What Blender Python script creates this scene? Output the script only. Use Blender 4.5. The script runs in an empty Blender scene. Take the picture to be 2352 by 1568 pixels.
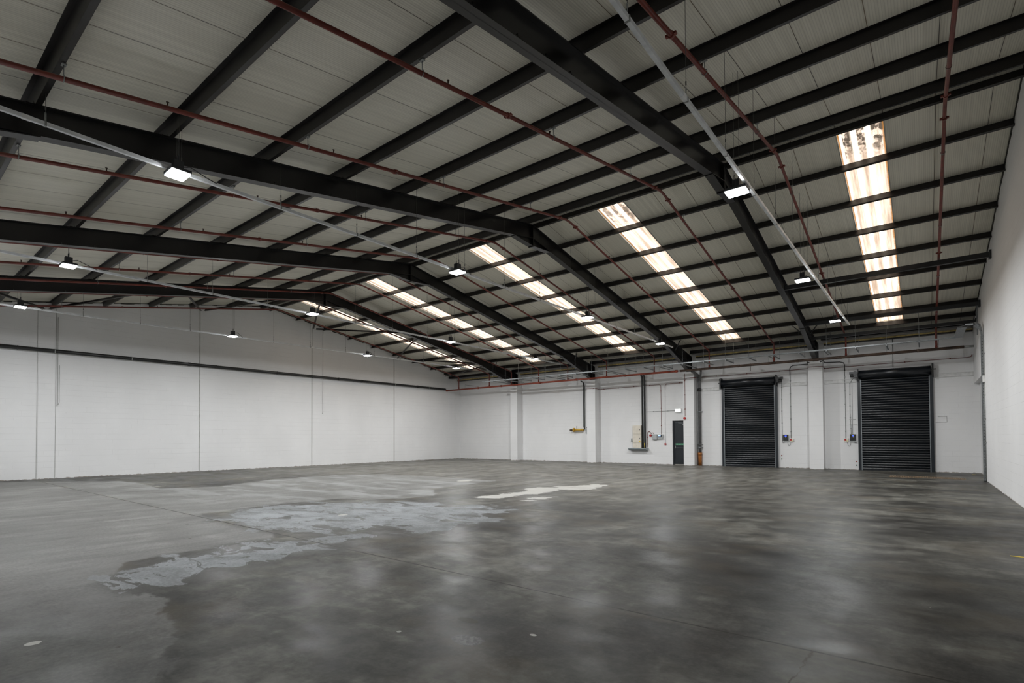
import bpy, bmesh, math, random
import numpy as np
from mathutils import Vector, Matrix

random.seed(7)
scene = bpy.context.scene
C = scene.collection
PI = math.pi

# ------------------------------------------------------------------ camera
F_PX, CY, H = 1197.0174, 981.8833, 1.558878
cam_d = bpy.data.cameras.new('camera')
cam = bpy.data.objects.new('camera', cam_d)
C.objects.link(cam)
R = Vector((0.7840591323237696, 0.6206647745321334, -0.005149240203550773))
U = Vector((0.015752850581950528, -0.011605156587150334, 0.9998085656960188))
F = Vector((-0.620486200264148, 0.7839901517210301, 0.01887636845888739))
M = Matrix.Identity(4)
for i in range(3):
    M[i][0], M[i][1], M[i][2] = R[i], U[i], -F[i]
M[2][3] = H
cam.matrix_world = M
cam_d.sensor_width = 36.0
cam_d.lens = 36.0 * F_PX / 2352.0
cam_d.shift_y = (CY - 784.0) / 2352.0
cam_d.clip_start, cam_d.clip_end = 0.05, 200
scene.camera = cam

# ------------------------------------------------------------------ light, sky, exposure
LAMP_W = 107.0
SUN_E = 17.0
scene.view_settings.view_transform = 'Standard'
scene.view_settings.look = 'None'
scene.view_settings.gamma = 1.0
scene.view_settings.use_curve_mapping = False
scene.view_settings.exposure = 0.0
try:
    scene.cycles.use_denoising = True
    scene.cycles.max_bounces = 7
    scene.cycles.diffuse_bounces = 5
    scene.cycles.glossy_bounces = 3
    scene.cycles.sample_clamp_indirect = 6.0
    scene.cycles.use_light_tree = True
except Exception:
    pass
world = bpy.data.worlds.new('sky')
scene.world = world
world.use_nodes = True
bg = world.node_tree.nodes['Background']
bg.inputs[0].default_value = (0.75, 0.86, 1.0, 1)
bg.inputs[1].default_value = 0.6
sun_d = bpy.data.lights.new('sun', 'SUN')
sun_d.energy = SUN_E
sun_d.color = (1.0, 0.93, 0.84)
sun_d.angle = math.radians(3)
sun = bpy.data.objects.new('sun', sun_d)
sun.rotation_euler = (math.radians(-12), math.radians(8), 0)
sun.location = (-10, 15, 20)
C.objects.link(sun)

# ------------------------------------------------------------------ dimensions
XL, XR = -27.615, 1.624          # gable walls
YF, YB = -1.20, 28.527           # near wall behind the camera, shutter wall
YR = 13.663                      # ridge
SL = 0.1757                      # roof pitch (rise over run)
ZT = 8.485                       # rafter top at the ridge
ZS = ZT + 0.20                   # roof lining at the ridge
FR = [-3.976 - 6.0 * k for k in range(4)]   # the four steel frames
def zr(y, z0):
    return z0 - SL * abs(y - YR)

# ------------------------------------------------------------------ materials
def newmat(name):
    m = bpy.data.materials.new(name)
    m.use_nodes = True
    nt = m.node_tree
    return m, nt, nt.nodes['Principled BSDF']
def N(nt, typ, **kw):
    n = nt.nodes.new(typ)
    for k, v in kw.items():
        if k.startswith('i_'):
            key = k[2:]
            key = int(key) if key.isdigit() else key.replace('_', ' ')
            n.inputs[key].default_value = v
        else:
            setattr(n, k, v)
    return n
def L(nt, a, b):
    nt.links.new(a, b)
def math_(nt, op, a, b=None, clamp=False):
    n = nt.nodes.new('ShaderNodeMath'); n.operation = op; n.use_clamp = clamp
    for i, v in enumerate((a, b)):
        if v is None: continue
        if isinstance(v, (int, float)): n.inputs[i].default_value = v
        else: nt.links.new(v, n.inputs[i])
    return n.outputs[0]
def ramp(nt, v, lo, hi, a=0.0, b=1.0):
    n = nt.nodes.new('ShaderNodeMapRange')
    n.interpolation_type = 'SMOOTHSTEP'
    nt.links.new(v, n.inputs[0])
    n.inputs[1].default_value, n.inputs[2].default_value = lo, hi
    n.inputs[3].default_value, n.inputs[4].default_value = a, b
    return n.outputs[0]
def mixc(nt, fac, a, b, mode='MIX'):
    n = nt.nodes.new('ShaderNodeMix'); n.data_type = 'RGBA'; n.blend_type = mode
    for s, v in ((0, fac), (6, a), (7, b)):
        if isinstance(v, (int, float)): n.inputs[s].default_value = v
        elif isinstance(v, tuple): n.inputs[s].default_value = v if len(v) == 4 else v + (1,)
        else: nt.links.new(v, n.inputs[s])
    return n.outputs[2]
def noise(nt, vec, scale, detail=4, rough=0.55, dist=0.0):
    n = N(nt, 'ShaderNodeTexNoise')
    n.inputs['Scale'].default_value = scale
    n.inputs['Detail'].default_value = detail
    n.inputs['Roughness'].default_value = rough
    n.inputs['Distortion'].default_value = dist
    nt.links.new(vec, n.inputs['Vector'])
    return n.outputs[0]
def mapping(nt, vec, sc=(1, 1, 1), loc=(0, 0, 0), rot=(0, 0, 0)):
    n = N(nt, 'ShaderNodeMapping')
    n.inputs['Scale'].default_value = sc
    n.inputs['Location'].default_value = loc
    n.inputs['Rotation'].default_value = rot
    nt.links.new(vec, n.inputs[0])
    return n.outputs[0]
def geo(nt):
    return N(nt, 'ShaderNodeNewGeometry').outputs['Position']
def bump(nt, bs, h, strength=0.3, dist=0.01):
    n = N(nt, 'ShaderNodeBump')
    n.inputs['Strength'].default_value = strength
    n.inputs['Distance'].default_value = dist
    nt.links.new(h, n.inputs['Height'])
    nt.links.new(n.outputs[0], bs.inputs['Normal'])
def plain(name, col, rough=0.5, metal=0.0, var=0.12, sc=6.0, spec=0.5):
    """A paint or metal with a faint mottled wear of its own."""
    m, nt, b = newmat(name)
    v = noise(nt, geo(nt), sc, 5)
    f = ramp(nt, v, 0.3, 0.7)
    dk = tuple(c * (1 - var) for c in col[:3]); lt = tuple(min(1, c * (1 + var)) for c in col[:3])
    L(nt, mixc(nt, f, dk, lt), b.inputs['Base Color'])
    b.inputs['Roughness'].default_value = rough
    b.inputs['Metallic'].default_value = metal
    b.inputs['Specular IOR Level'].default_value = spec
    return m
def emit(name, col, strength):
    m, nt, b = newmat(name)
    b.inputs['Base Color'].default_value = col + (1,)
    b.inputs['Emission Color'].default_value = col + (1,)
    b.inputs['Emission Strength'].default_value = strength
    return m

def wall_mat(name, axis, white=(0.80, 0.80, 0.80)):
    """Painted concrete blockwork: 450 x 225 mm blocks, faint joints, brown scuffs along the floor."""
    m, nt, b = newmat(name)
    p = geo(nt)
    s = N(nt, 'ShaderNodeSeparateXYZ'); L(nt, p, s.inputs[0])
    cb = N(nt, 'ShaderNodeCombineXYZ')
    L(nt, s.outputs[axis], cb.inputs[0]); L(nt, s.outputs[2], cb.inputs[1])
    br = N(nt, 'ShaderNodeTexBrick')
    L(nt, cb.outputs[0], br.inputs['Vector'])
    br.inputs['Scale'].default_value = 1.0
    br.inputs['Brick Width'].default_value = 0.45
    br.inputs['Row Height'].default_value = 0.225
    br.inputs['Mortar Size'].default_value = 0.006
    br.inputs['Mortar Smooth'].default_value = 0.4
    br.inputs['Color1'].default_value = (1, 1, 1, 1)
    br.inputs['Color2'].default_value = (0.96, 0.96, 0.96, 1)
    br.inputs['Mortar'].default_value = (0.80, 0.80, 0.79, 1)
    var = ramp(nt, noise(nt, mapping(nt, p, (0.5, 0.5, 0.35)), 1.0, 5), 0.3, 0.7)
    base = mixc(nt, var, tuple(c * 0.94 for c in white), white)
    wear = ramp(nt, noise(nt, mapping(nt, p, (1, 1, 2.2)), 1.6, 6, 0.7), 0.45, 0.75)          # joints show only where the paint is thin
    jc = mixc(nt, wear, (0.965, 0.965, 0.965), br.outputs[0])
    zc = math_(nt, 'FRACT', math_(nt, 'DIVIDE', math_(nt, 'ADD', s.outputs[2], 2.25), 0.225))
    cl = math_(nt, 'MULTIPLY', ramp(nt, math_(nt, 'ABSOLUTE', math_(nt, 'SUBTRACT', zc, 0.5)), 0.482, 0.494), ramp(nt, noise(nt, mapping(nt, p, (0.35, 0.35, 3)), 1.0, 5, 0.7), 0.42, 0.62))
    jc = mixc(nt, math_(nt, 'MULTIPLY', cl, 0.55), jc, (0.62, 0.62, 0.61))
    col = mixc(nt, 1.0, base, jc, 'MULTIPLY')
    dn = noise(nt, p, 7.0, 6, 0.7)
    edge = math_(nt, 'ADD', s.outputs[2], math_(nt, 'MULTIPLY', math_(nt, 'SUBTRACT', dn, 0.5), 0.16))
    foot = ramp(nt, edge, 0.03, 0.005)
    col = mixc(nt, math_(nt, 'MULTIPLY', foot, 0.75), col, (0.17, 0.13, 0.085))
    L(nt, col, b.inputs['Base Color'])
    b.inputs['Roughness'].default_value = 0.62
    b.inputs['Specular IOR Level'].default_value = 0.3
    bump(nt, b, br.outputs[1], -0.12, 0.003)
    return m

def soffit_mat():
    """Composite roof lining: fine ribs along the slope, dark joints every 905 mm."""
    m, nt, b = newmat('roof_lining')
    p = geo(nt)
    s = N(nt, 'ShaderNodeSeparateXYZ'); L(nt, p, s.inputs[0])
    u = math_(nt, 'DIVIDE', math_(nt, 'ADD', s.outputs[0], 2.42 + 90.5), 0.905)
    fr = math_(nt, 'FRACT', u)
    dj = math_(nt, 'ABSOLUTE', math_(nt, 'SUBTRACT', fr, 0.5))       # 0.5 at the joint
    joint = ramp(nt, dj, 0.4905, 0.4955)
    ribs = math_(nt, 'SINE', math_(nt, 'MULTIPLY', s.outputs[0], 2 * PI / 0.0377))
    st = noise(nt, mapping(nt, p, (14.0, 0.12, 0.12)), 1.0, 4, 0.6)
    big = noise(nt, mapping(nt, p, (0.5, 0.35, 0.35)), 1.0, 4)
    col = mixc(nt, ramp(nt, st, 0.3, 0.7), (0.67, 0.645, 0.55), (0.78, 0.755, 0.65))
    col = mixc(nt, math_(nt, 'MULTIPLY', ramp(nt, big, 0.45, 0.75), 0.3), col, (0.62, 0.58, 0.475))
    col = mixc(nt, math_(nt, 'MULTIPLY', ramp(nt, ribs, 0.2, 1.0), 0.30), col, (0.39, 0.372, 0.31))
    rust = ramp(nt, noise(nt, mapping(nt, p, (1.0, 0.5, 0.5)), 1.3, 3), 0.35, 0.7)
    jcol = mixc(nt, rust, (0.10, 0.095, 0.08), (0.20, 0.15, 0.085))
    col = mixc(nt, joint, col, jcol)
    L(nt, col, b.inputs['Base Color'])
    b.inputs['Roughness'].default_value = 0.45
    h = math_(nt, 'SUBTRACT', ribs, math_(nt, 'MULTIPLY', joint, 3.0))
    bump(nt, b, h, 0.35, 0.003)
    return m

def skylight_mat():
    """Weathered translucent sheet: clear bands along the ribs, algae and dust between them."""
    m, nt, b = newmat('rooflight_sheet')
    nt.nodes.remove(b)
    out = nt.nodes['Material Output']
    tc = N(nt, 'ShaderNodeTexCoord').outputs['Object']
    s = N(nt, 'ShaderNodeSeparateXYZ'); L(nt, tc, s.inputs[0])
    p = geo(nt)
    def band(x0, w):
        d = math_(nt, 'ABSOLUTE', math_(nt, 'SUBTRACT', s.outputs[0], x0))
        return ramp(nt, d, w, w * 0.05)
    clear = math_(nt, 'MAXIMUM', band(0.31, 0.085), math_(nt, 'MAXIMUM', band(0.59, 0.085), band(0.06, 0.04)))
    streak = noise(nt, mapping(nt, p, (9.0, 0.5, 0.5)), 1.0, 5, 0.6)
    blot = noise(nt, mapping(nt, p, (7.0, 4.0, 4.0)), 1.0, 5, 0.6, 0.6)
    dust = mixc(nt, ramp(nt, streak, 0.3, 0.7), (0.17, 0.132, 0.105), (0.36, 0.30, 0.26))
    top = math_(nt, 'MULTIPLY', ramp(nt, math_(nt, 'ADD', s.outputs[1], math_(nt, 'MULTIPLY', blot, 1.6)), 2.35, 1.5), ramp(nt, blot, 0.62, 0.46))
    dust = mixc(nt, math_(nt, 'MULTIPLY', top, ramp(nt, p_x(nt, p), -12.0, -5.0, 0.15, 0.95)), dust, (0.020, 0.0165, 0.013))
    col = mixc(nt, clear, dust, (0.95, 0.85, 0.72))
    ex = math_(nt, 'ABSOLUTE', math_(nt, 'SUBTRACT', s.outputs[0], 0.45))
    en = math_(nt, 'MULTIPLY', math_(nt, 'SUBTRACT', blot, 0.5), 0.05)
    col = mixc(nt, math_(nt, 'MULTIPLY', ramp(nt, math_(nt, 'ADD', ex, en), 0.395, 0.44), 0.92), col, (0.125, 0.056, 0.013))
    tr = N(nt, 'ShaderNodeBsdfTranslucent'); df = N(nt, 'ShaderNodeBsdfDiffuse')
    L(nt, col, tr.inputs[0]); L(nt, col, df.inputs[0])
    mx = N(nt, 'ShaderNodeMixShader'); mx.inputs[0].default_value = 0.2
    L(nt, tr.outputs[0], mx.inputs[1]); L(nt, df.outputs[0], mx.inputs[2])
    L(nt, mx.outputs[0], out.inputs[0])
    return m
def p_x(nt, p):
    s = N(nt, 'ShaderNodeSeparateXYZ'); L(nt, p, s.inputs[0]); return s.outputs[0]

def floor_mat():
    m, nt, b = newmat('power_floated_concrete')
    p = geo(nt)
    s = N(nt, 'ShaderNodeSeparateXYZ'); L(nt, p, s.inputs[0])
    X, Y = s.outputs[0], s.outputs[1]
    def attr(n):
        a = N(nt, 'ShaderNodeAttribute'); a.attribute_name = n; return a.outputs['Fac']
    big = noise(nt, mapping(nt, p, (0.34, 0.40, 1), (3, 1, 0)), 1.0, 4, 0.55, 0.3)
    mid = noise(nt, mapping(nt, p, (1.1, 1.5, 1), (7, 2, 0)), 1.0, 5, 0.58, 0.25)
    strk = noise(nt, mapping(nt, p, (2.6, 0.7, 1), rot=(0, 0, 0.35)), 1.0, 6, 0.66)
    swirl = noise(nt, mapping(nt, p, (3.4, 5.0, 1), rot=(0, 0, -0.5)), 1.0, 7, 0.66, 0.3)
    fine = noise(nt, p, 26.0, 6, 0.7)
    tone = math_(nt, 'ADD', math_(nt, 'MULTIPLY', big, 0.34), math_(nt, 'ADD', math_(nt, 'MULTIPLY', mid, 0.30), math_(nt, 'ADD', math_(nt, 'MULTIPLY', strk, 0.16), math_(nt, 'MULTIPLY', swirl, 0.20))))
    tn = N(nt, 'ShaderNodeValToRGB'); L(nt, tone, tn.inputs[0])
    cr = tn.color_ramp
    cr.elements[0].position = 0.40; cr.elements[0].color = (0.016, 0.0157, 0.0143, 1)
    cr.elements[1].position = 0.60; cr.elements[1].color = (0.185, 0.182, 0.160, 1)
    for pos, c in ((0.465, (0.032, 0.0313, 0.028, 1)), (0.525, (0.078, 0.0763, 0.0665, 1))):
        e_ = cr.elements.new(pos); e_.color = c
    col = tn.outputs[0]
    brown = ramp(nt, noise(nt, mapping(nt, p, (0.7, 0.9, 1), (11, 5, 0)), 1.0, 5, 0.6), 0.50, 0.70)
    col = mixc(nt, math_(nt, 'MULTIPLY', brown, 0.5), col, (0.082, 0.066, 0.044))
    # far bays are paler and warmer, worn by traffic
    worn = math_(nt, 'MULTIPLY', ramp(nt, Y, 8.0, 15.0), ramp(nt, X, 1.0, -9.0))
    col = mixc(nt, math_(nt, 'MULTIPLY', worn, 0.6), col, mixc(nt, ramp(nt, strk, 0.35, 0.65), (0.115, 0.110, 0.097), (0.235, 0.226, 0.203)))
    trk = ramp(nt, noise(nt, mapping(nt, p, (1.6, 0.10, 1), (0, 3, 0), (0, 0, 0.5)), 1.0, 4, 0.6), 0.54, 0.66)
    col = mixc(nt, math_(nt, 'MULTIPLY', math_(nt, 'MULTIPLY', trk, worn), 0.6), col, (0.055, 0.05, 0.042))
    # chalky residues: ragged, with their own edges and worn-through holes
    n1 = noise(nt, mapping(nt, p, (1.5, 2.0, 1), rot=(0, 0, 0.2)), 1.0, 6, 0.62, 0.8)
    n2 = noise(nt, mapping(nt, p, (1.3, 3.2, 1), (5, 9, 0), (0, 0, -0.9)), 1.0, 6, 0.65, 0.9)
    wob = math_(nt, 'SUBTRACT', n1, 0.5)
    gaps = ramp(nt, n2, 0.575, 0.592)
    pn = mixc(nt, ramp(nt, math_(nt, 'ADD', math_(nt, 'MULTIPLY', strk, 0.55), math_(nt, 'MULTIPLY', fine, 0.45)), 0.36, 0.64), (0.150, 0.149, 0.143), (0.255, 0.253, 0.245))
    A = ramp(nt, math_(nt, 'ADD', attr('coat'), math_(nt, 'MULTIPLY', wob, 0.6)), 0.025, -0.025)
    A = math_(nt, 'MULTIPLY', A, ramp(nt, math_(nt, 'SUBTRACT', math_(nt, 'ADD', Y, math_(nt, 'MULTIPLY', wob, 3.0)), math_(nt, 'MULTIPLY', math_(nt, 'ADD', X, 6.0), 0.45)), 0.2, 1.9, 0.30, 1.0))
    col = mixc(nt, math_(nt, 'MULTIPLY', A, 0.9), col, mixc(nt, ramp(nt, math_(nt, 'ADD', math_(nt, 'MULTIPLY', big, 0.5), math_(nt, 'MULTIPLY', mid, 0.5)), 0.38, 0.62), mixc(nt, 0.6, pn, (0.115, 0.113, 0.106)), pn))
    pale = ramp(nt, noise(nt, mapping(nt, p, (0.5, 1.2, 1), (2, 7, 0)), 1.0, 6, 0.6), 0.46, 0.62)
    col = mixc(nt, math_(nt, 'MULTIPLY', math_(nt, 'MULTIPLY', A, pale), math_(nt, 'MULTIPLY', ramp(nt, Y, 3.0, 8.0), 0.55)), col, (0.31, 0.315, 0.31))
    pb = mixc(nt, ramp(nt, math_(nt, 'ADD', math_(nt, 'MULTIPLY', n1, 0.6), math_(nt, 'MULTIPLY', fine, 0.4)), 0.36, 0.62), (0.165, 0.172, 0.174), (0.30, 0.315, 0.33))
    B = math_(nt, 'MULTIPLY', ramp(nt, math_(nt, 'ADD', attr('residue'), math_(nt, 'MULTIPLY', wob, 2.6)), 0.03, -0.03), math_(nt, 'SUBTRACT', 1.0, math_(nt, 'MULTIPLY', gaps, 0.85)))
    wet = math_(nt, 'MULTIPLY', ramp(nt, attr('residue'), 0.35, 0.05), math_(nt, 'SUBTRACT', 1.0, B))
    col = mixc(nt, math_(nt, 'MULTIPLY', wet, 0.75), col, (0.062, 0.060, 0.056))
    col = mixc(nt, math_(nt, 'MULTIPLY', B, 0.9), col, pb)
    Wt = ramp(nt, math_(nt, 'ADD', attr('whitewash'), math_(nt, 'MULTIPLY', wob, 1.1)), 0.02, -0.02)
    col = mixc(nt, math_(nt, 'MULTIPLY', Wt, 0.95), col, (0.42, 0.41, 0.385))
    # slab joints and one crack
    jn = math_(nt, 'MULTIPLY', math_(nt, 'SUBTRACT', fine, 0.5), 0.012)
    for y0, w, k in ((4.335, 0.015, 0.95), (9.13, 0.014, 0.5), (13.95, 0.016, 0.4), (18.75, 0.018, 0.4), (23.5, 0.020, 0.4)):
        d = math_(nt, 'ABSOLUTE', math_(nt, 'ADD', math_(nt, 'SUBTRACT', Y, y0), jn))
        col = mixc(nt, math_(nt, 'MULTIPLY', ramp(nt, d, w, w * 0.5), k), col, (0.012, 0.010, 0.008))
        halo = math_(nt, 'MULTIPLY', math_(nt, 'MULTIPLY', ramp(nt, d, 0.13, 0.03), ramp(nt, d, w, w * 1.6)), math_(nt, 'MULTIPLY', ramp(nt, mid, 0.45, 0.6), 0.30))
        col = mixc(nt, halo, col, (0.16, 0.145, 0.11))
    cn = math_(nt, 'MULTIPLY', math_(nt, 'SUBTRACT', noise(nt, p, 9.0, 4), 0.5), 0.10)
    dc = math_(nt, 'ABSOLUTE', math_(nt, 'ADD', math_(nt, 'ADD', X, cn), math_(nt, 'ADD', math_(nt, 'MULTIPLY', Y, -0.046), 0.86)))
    crack = math_(nt, 'MULTIPLY', ramp(nt, dc, 0.009, 0.003), ramp(nt, Y, 4.36, 4.30))
    col = mixc(nt, math_(nt, 'MULTIPLY', crack, 0.8), col, (0.04, 0.03, 0.02))
    # small spalls and specks
    v = N(nt, 'ShaderNodeTexVoronoi'); v.inputs['Scale'].default_value = 1.9
    L(nt, p, v.inputs['Vector'])
    pit = ramp(nt, math_(nt, 'ADD', v.outputs['Distance'], math_(nt, 'MULTIPLY', fine, 0.05)), 0.085, 0.060)
    vs = N(nt, 'ShaderNodeSeparateColor'); L(nt, v.outputs['Color'], vs.inputs[0])
    pit = math_(nt, 'MULTIPLY', pit, ramp(nt, vs.outputs[0], 0.62, 0.70))
    col = mixc(nt, math_(nt, 'MULTIPLY', pit, 0.7), col, (0.05, 0.043, 0.035))
    v2 = N(nt, 'ShaderNodeTexVoronoi'); v2.inputs['Scale'].default_value = 0.8
    L(nt, mapping(nt, p, loc=(3.3, 1.7, 0)), v2.inputs['Vector'])
    chip = ramp(nt, math_(nt, 'ADD', v2.outputs['Distance'], math_(nt, 'MULTIPLY', fine, 0.05)), 0.045, 0.036)
    col = mixc(nt, math_(nt, 'MULTIPLY', chip, 0.55), col, (0.42, 0.40, 0.35))
    def blob(x0, y0, a, b_, wn=0.35):
        dx = math_(nt, 'MULTIPLY', math_(nt, 'ADD', X, -x0), 1 / a); dy = math_(nt, 'MULTIPLY', math_(nt, 'ADD', Y, -y0), 1 / b_)
        d = math_(nt, 'SQRT', math_(nt, 'ADD', math_(nt, 'MULTIPLY', dx, dx), math_(nt, 'MULTIPLY', dy, dy)))
        return ramp(nt, math_(nt, 'ADD', d, math_(nt, 'MULTIPLY', math_(nt, 'SUBTRACT', swirl, 0.5), wn * 6)), 1.06, 0.92)
    scar = blob(-2.80, 2.95, 0.13, 0.10, 0.25)
    col = mixc(nt, math_(nt, 'MULTIPLY', scar, 0.7), col, mixc(nt, ramp(nt, fine, 0.4, 0.6), (0.03, 0.03, 0.029), (0.13, 0.13, 0.125)))
    for bx, by, ba, bb in ((-5.39, 0.87, 0.045, 0.05), (-9.32, 6.22, 0.09, 0.10), (-13.1, 13.75, 0.25, 0.3), (-3.35, 2.75, 0.02, 0.02), (-2.45, 3.35, 0.03, 0.02)):
        col = mixc(nt, math_(nt, 'MULTIPLY', blob(bx, by, ba, bb, 0.15), 0.9), col, (0.42, 0.41, 0.38))
    hole = blob(-3.10, 3.28, 0.105, 0.05, 0.25)
    col = mixc(nt, hole, col, (0.022, 0.018, 0.006))
    col = mixc(nt, math_(nt, 'MULTIPLY', ramp(nt, fine, 0.35, 0.75), 0.10), col, (0.26, 0.25, 0.225))
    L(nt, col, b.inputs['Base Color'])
    rg = math_(nt, 'ADD', ramp(nt, mid, 0.35, 0.65, 0.31, 0.48), math_(nt, 'MULTIPLY', math_(nt, 'MAXIMUM', math_(nt, 'MAXIMUM', A, B), Wt), 0.20))
    L(nt, rg, b.inputs['Roughness'])
    b.inputs['Specular IOR Level'].default_value = 0.05
    bump(nt, b, math_(nt, 'ADD', fine, math_(nt, 'MULTIPLY', strk, 3.0)), 0.10, 0.004)
    return m

MT = {}
MT['wall_x'] = wall_mat('painted_blockwork_long', 0)
MT['wall_y'] = wall_mat('painted_blockwork_gable', 1)
MT['lining'] = soffit_mat()
MT['roof_out'] = plain('roof_sheet', (0.35, 0.35, 0.34), 0.6)
MT['sheet'] = skylight_mat()
MT['floor'] = floor_mat()
MT['steel'] = plain('dark_painted_steel', (0.0075, 0.0068, 0.0068), 0.33, 0.0, 0.25, 3.0)
MT['purlin'] = plain('brown_black_purlin', (0.0095, 0.0075, 0.0068), 0.36, 0.0, 0.3, 3.0)
MT['strut'] = plain('grey_black_tube', (0.020, 0.021, 0.022), 0.36, 0.0, 0.2, 3.0)
MT['red'] = plain('red_pipe_paint', (0.155, 0.026, 0.016), 0.38, 0.0, 0.2)
MT['red_main'] = plain('orange_red_pipe_paint', (0.25, 0.045, 0.020), 0.38, 0.0, 0.2)
MT['rust'] = plain('rusty_brown_pipe', (0.060, 0.036, 0.024), 0.6, 0.0, 0.4, 4.0)
MT['black'] = plain('black_plastic', (0.016, 0.016, 0.016), 0.38)
MT['galv'] = plain('galvanised_steel', (0.23, 0.245, 0.25), 0.5, 0.3, 0.18, 20)
MT['zinc'] = plain('dull_zinc', (0.28, 0.29, 0.28), 0.5, 0.5, 0.2, 30)
MT['trunk'] = plain('white_trunking', (0.70, 0.72, 0.73), 0.35)
MT['white'] = plain('white_plastic', (0.75, 0.75, 0.74), 0.4)
MT['paintwhite'] = plain('white_painted_conduit', (0.66, 0.66, 0.65), 0.5)
MT['jointgrey'] = plain('grey_mastic', (0.42, 0.42, 0.40), 0.6)
MT['grey'] = plain('grey_enamel', (0.40, 0.42, 0.42), 0.4)
MT['greypipe'] = plain('grey_pvc_pipe', (0.115, 0.115, 0.115), 0.4)
MT['slate'] = plain('slate_blue_shelf', (0.25, 0.285, 0.30), 0.5)
MT['cream'] = plain('cream_enamel', (0.68, 0.63, 0.54), 0.4, 0, 0.05)
MT['orange'] = plain('orange_drain_pipe', (0.36, 0.13, 0.028), 0.45)
MT['yellow'] = plain('yellow_gas_pipe', (0.50, 0.30, 0.035), 0.45, 0, 0.25, 25)
MT['insul'] = plain('yellow_foam_edge', (0.55, 0.43, 0.17), 0.8, 0, 0.3, 8)
MT['insulgrey'] = plain('dark_old_foam', (0.05, 0.047, 0.038), 0.8, 0, 0.4, 8)
MT['navy'] = plain('blue_black_shutter_paint', (0.0055, 0.0075, 0.0105), 0.33, 0.0, 0.15)
MT['navyd'] = plain('navy_door_paint', (0.0085, 0.0125, 0.017), 0.35)
MT['guide'] = plain('bare_guide_edge', (0.22, 0.24, 0.25), 0.4, 0.4)
MT['lampbody'] = plain('dark_lamp_casting', (0.035, 0.037, 0.042), 0.45)
MT['bell'] = plain('red_alarm_plastic', (0.38, 0.012, 0.010), 0.3)
MT['green'] = plain('green_sign', (0.03, 0.26, 0.12), 0.5)
MT['cable'] = plain('black_flex', (0.02, 0.02, 0.02), 0.5)
MT['greycable'] = plain('grey_flex', (0.16, 0.16, 0.16), 0.5)
MT['grate'] = plain('rusty_grating', (0.19, 0.13, 0.075), 0.7, 0, 0.4, 8)
MT['wire'] = plain('steel_wire', (0.12, 0.12, 0.11), 0.5, 0.3)
MT['led'] = emit('led_panel', (0.97, 0.985, 1.0), 60.0)
MT['exit'] = emit('lit_exit_box', (0.95, 1.0, 0.90), 1.6)
MT['screen'] = emit('blue_screen', (0.05, 0.10, 1.0), 1.6)
MT['lcd'] = emit('pale_blue_display', (0.45, 0.65, 1.0), 0.8)
MT['orangedot'] = plain('red_lens', (0.5, 0.05, 0.01), 0.3)
MT['greendot'] = plain('green_lens', (0.02, 0.20, 0.05), 0.3)
MT['yellowtag'] = plain('yellow_tag', (0.75, 0.55, 0.02), 0.5)

# ------------------------------------------------------------------ mesh helpers
def BM():
    return bmesh.new()
def box(bm, lo, hi):
    x0, y0, z0 = lo; x1, y1, z1 = hi
    v = [bm.verts.new(c) for c in ((x0, y0, z0), (x1, y0, z0), (x1, y1, z0), (x0, y1, z0), (x0, y0, z1), (x1, y0, z1), (x1, y1, z1), (x0, y1, z1))]
    for f in ((0, 3, 2, 1), (4, 5, 6, 7), (0, 1, 5, 4), (1, 2, 6, 5), (2, 3, 7, 6), (3, 0, 4, 7)):
        bm.faces.new([v[i] for i in f])
    return bm
def cbox(bm, c, s):
    return box(bm, [c[i] - s[i] / 2 for i in range(3)], [c[i] + s[i] / 2 for i in range(3)])
def prism(bm, poly, ax, a, b):
    """Extrude a 2-D polygon along axis ax (0: poly is (y,z); 1: (x,z); 2: (x,y)) from a to b."""
    def P(q, t):
        return ((t, q[0], q[1]), (q[0], t, q[1]), (q[0], q[1], t))[ax]
    v0 = [bm.verts.new(P(q, a)) for q in poly]; v1 = [bm.verts.new(P(q, b)) for q in poly]
    n = len(poly)
    bm.faces.new(v0[::-1]); bm.faces.new(v1)
    for i in range(n):
        j = (i + 1) % n
        bm.faces.new((v0[i], v0[j], v1[j], v1[i]))
    return bm
def beam(bm, p0, p1, w, h, up=(0, 0, 1)):
    """A rectangular bar from p0 to p1: w across, h along up."""
    p0, p1 = Vector(p0), Vector(p1)
    d = (p1 - p0).normalized()
    s = d.cross(Vector(up))
    if s.length < 1e-5: s = d.cross(Vector((1, 0, 0)))
    s.normalize(); u = s.cross(d).normalized()
    q = [(-w / 2, -h / 2), (w / 2, -h / 2), (w / 2, h / 2), (-w / 2, h / 2)]
    a = [bm.verts.new(p0 + s * x + u * y) for x, y in q]; b = [bm.verts.new(p1 + s * x + u * y) for x, y in q]
    bm.faces.new(a[::-1]); bm.faces.new(b)
    for i in range(4):
        j = (i + 1) % 4
        bm.faces.new((a[i], a[j], b[j], b[i]))
    return bm
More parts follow.
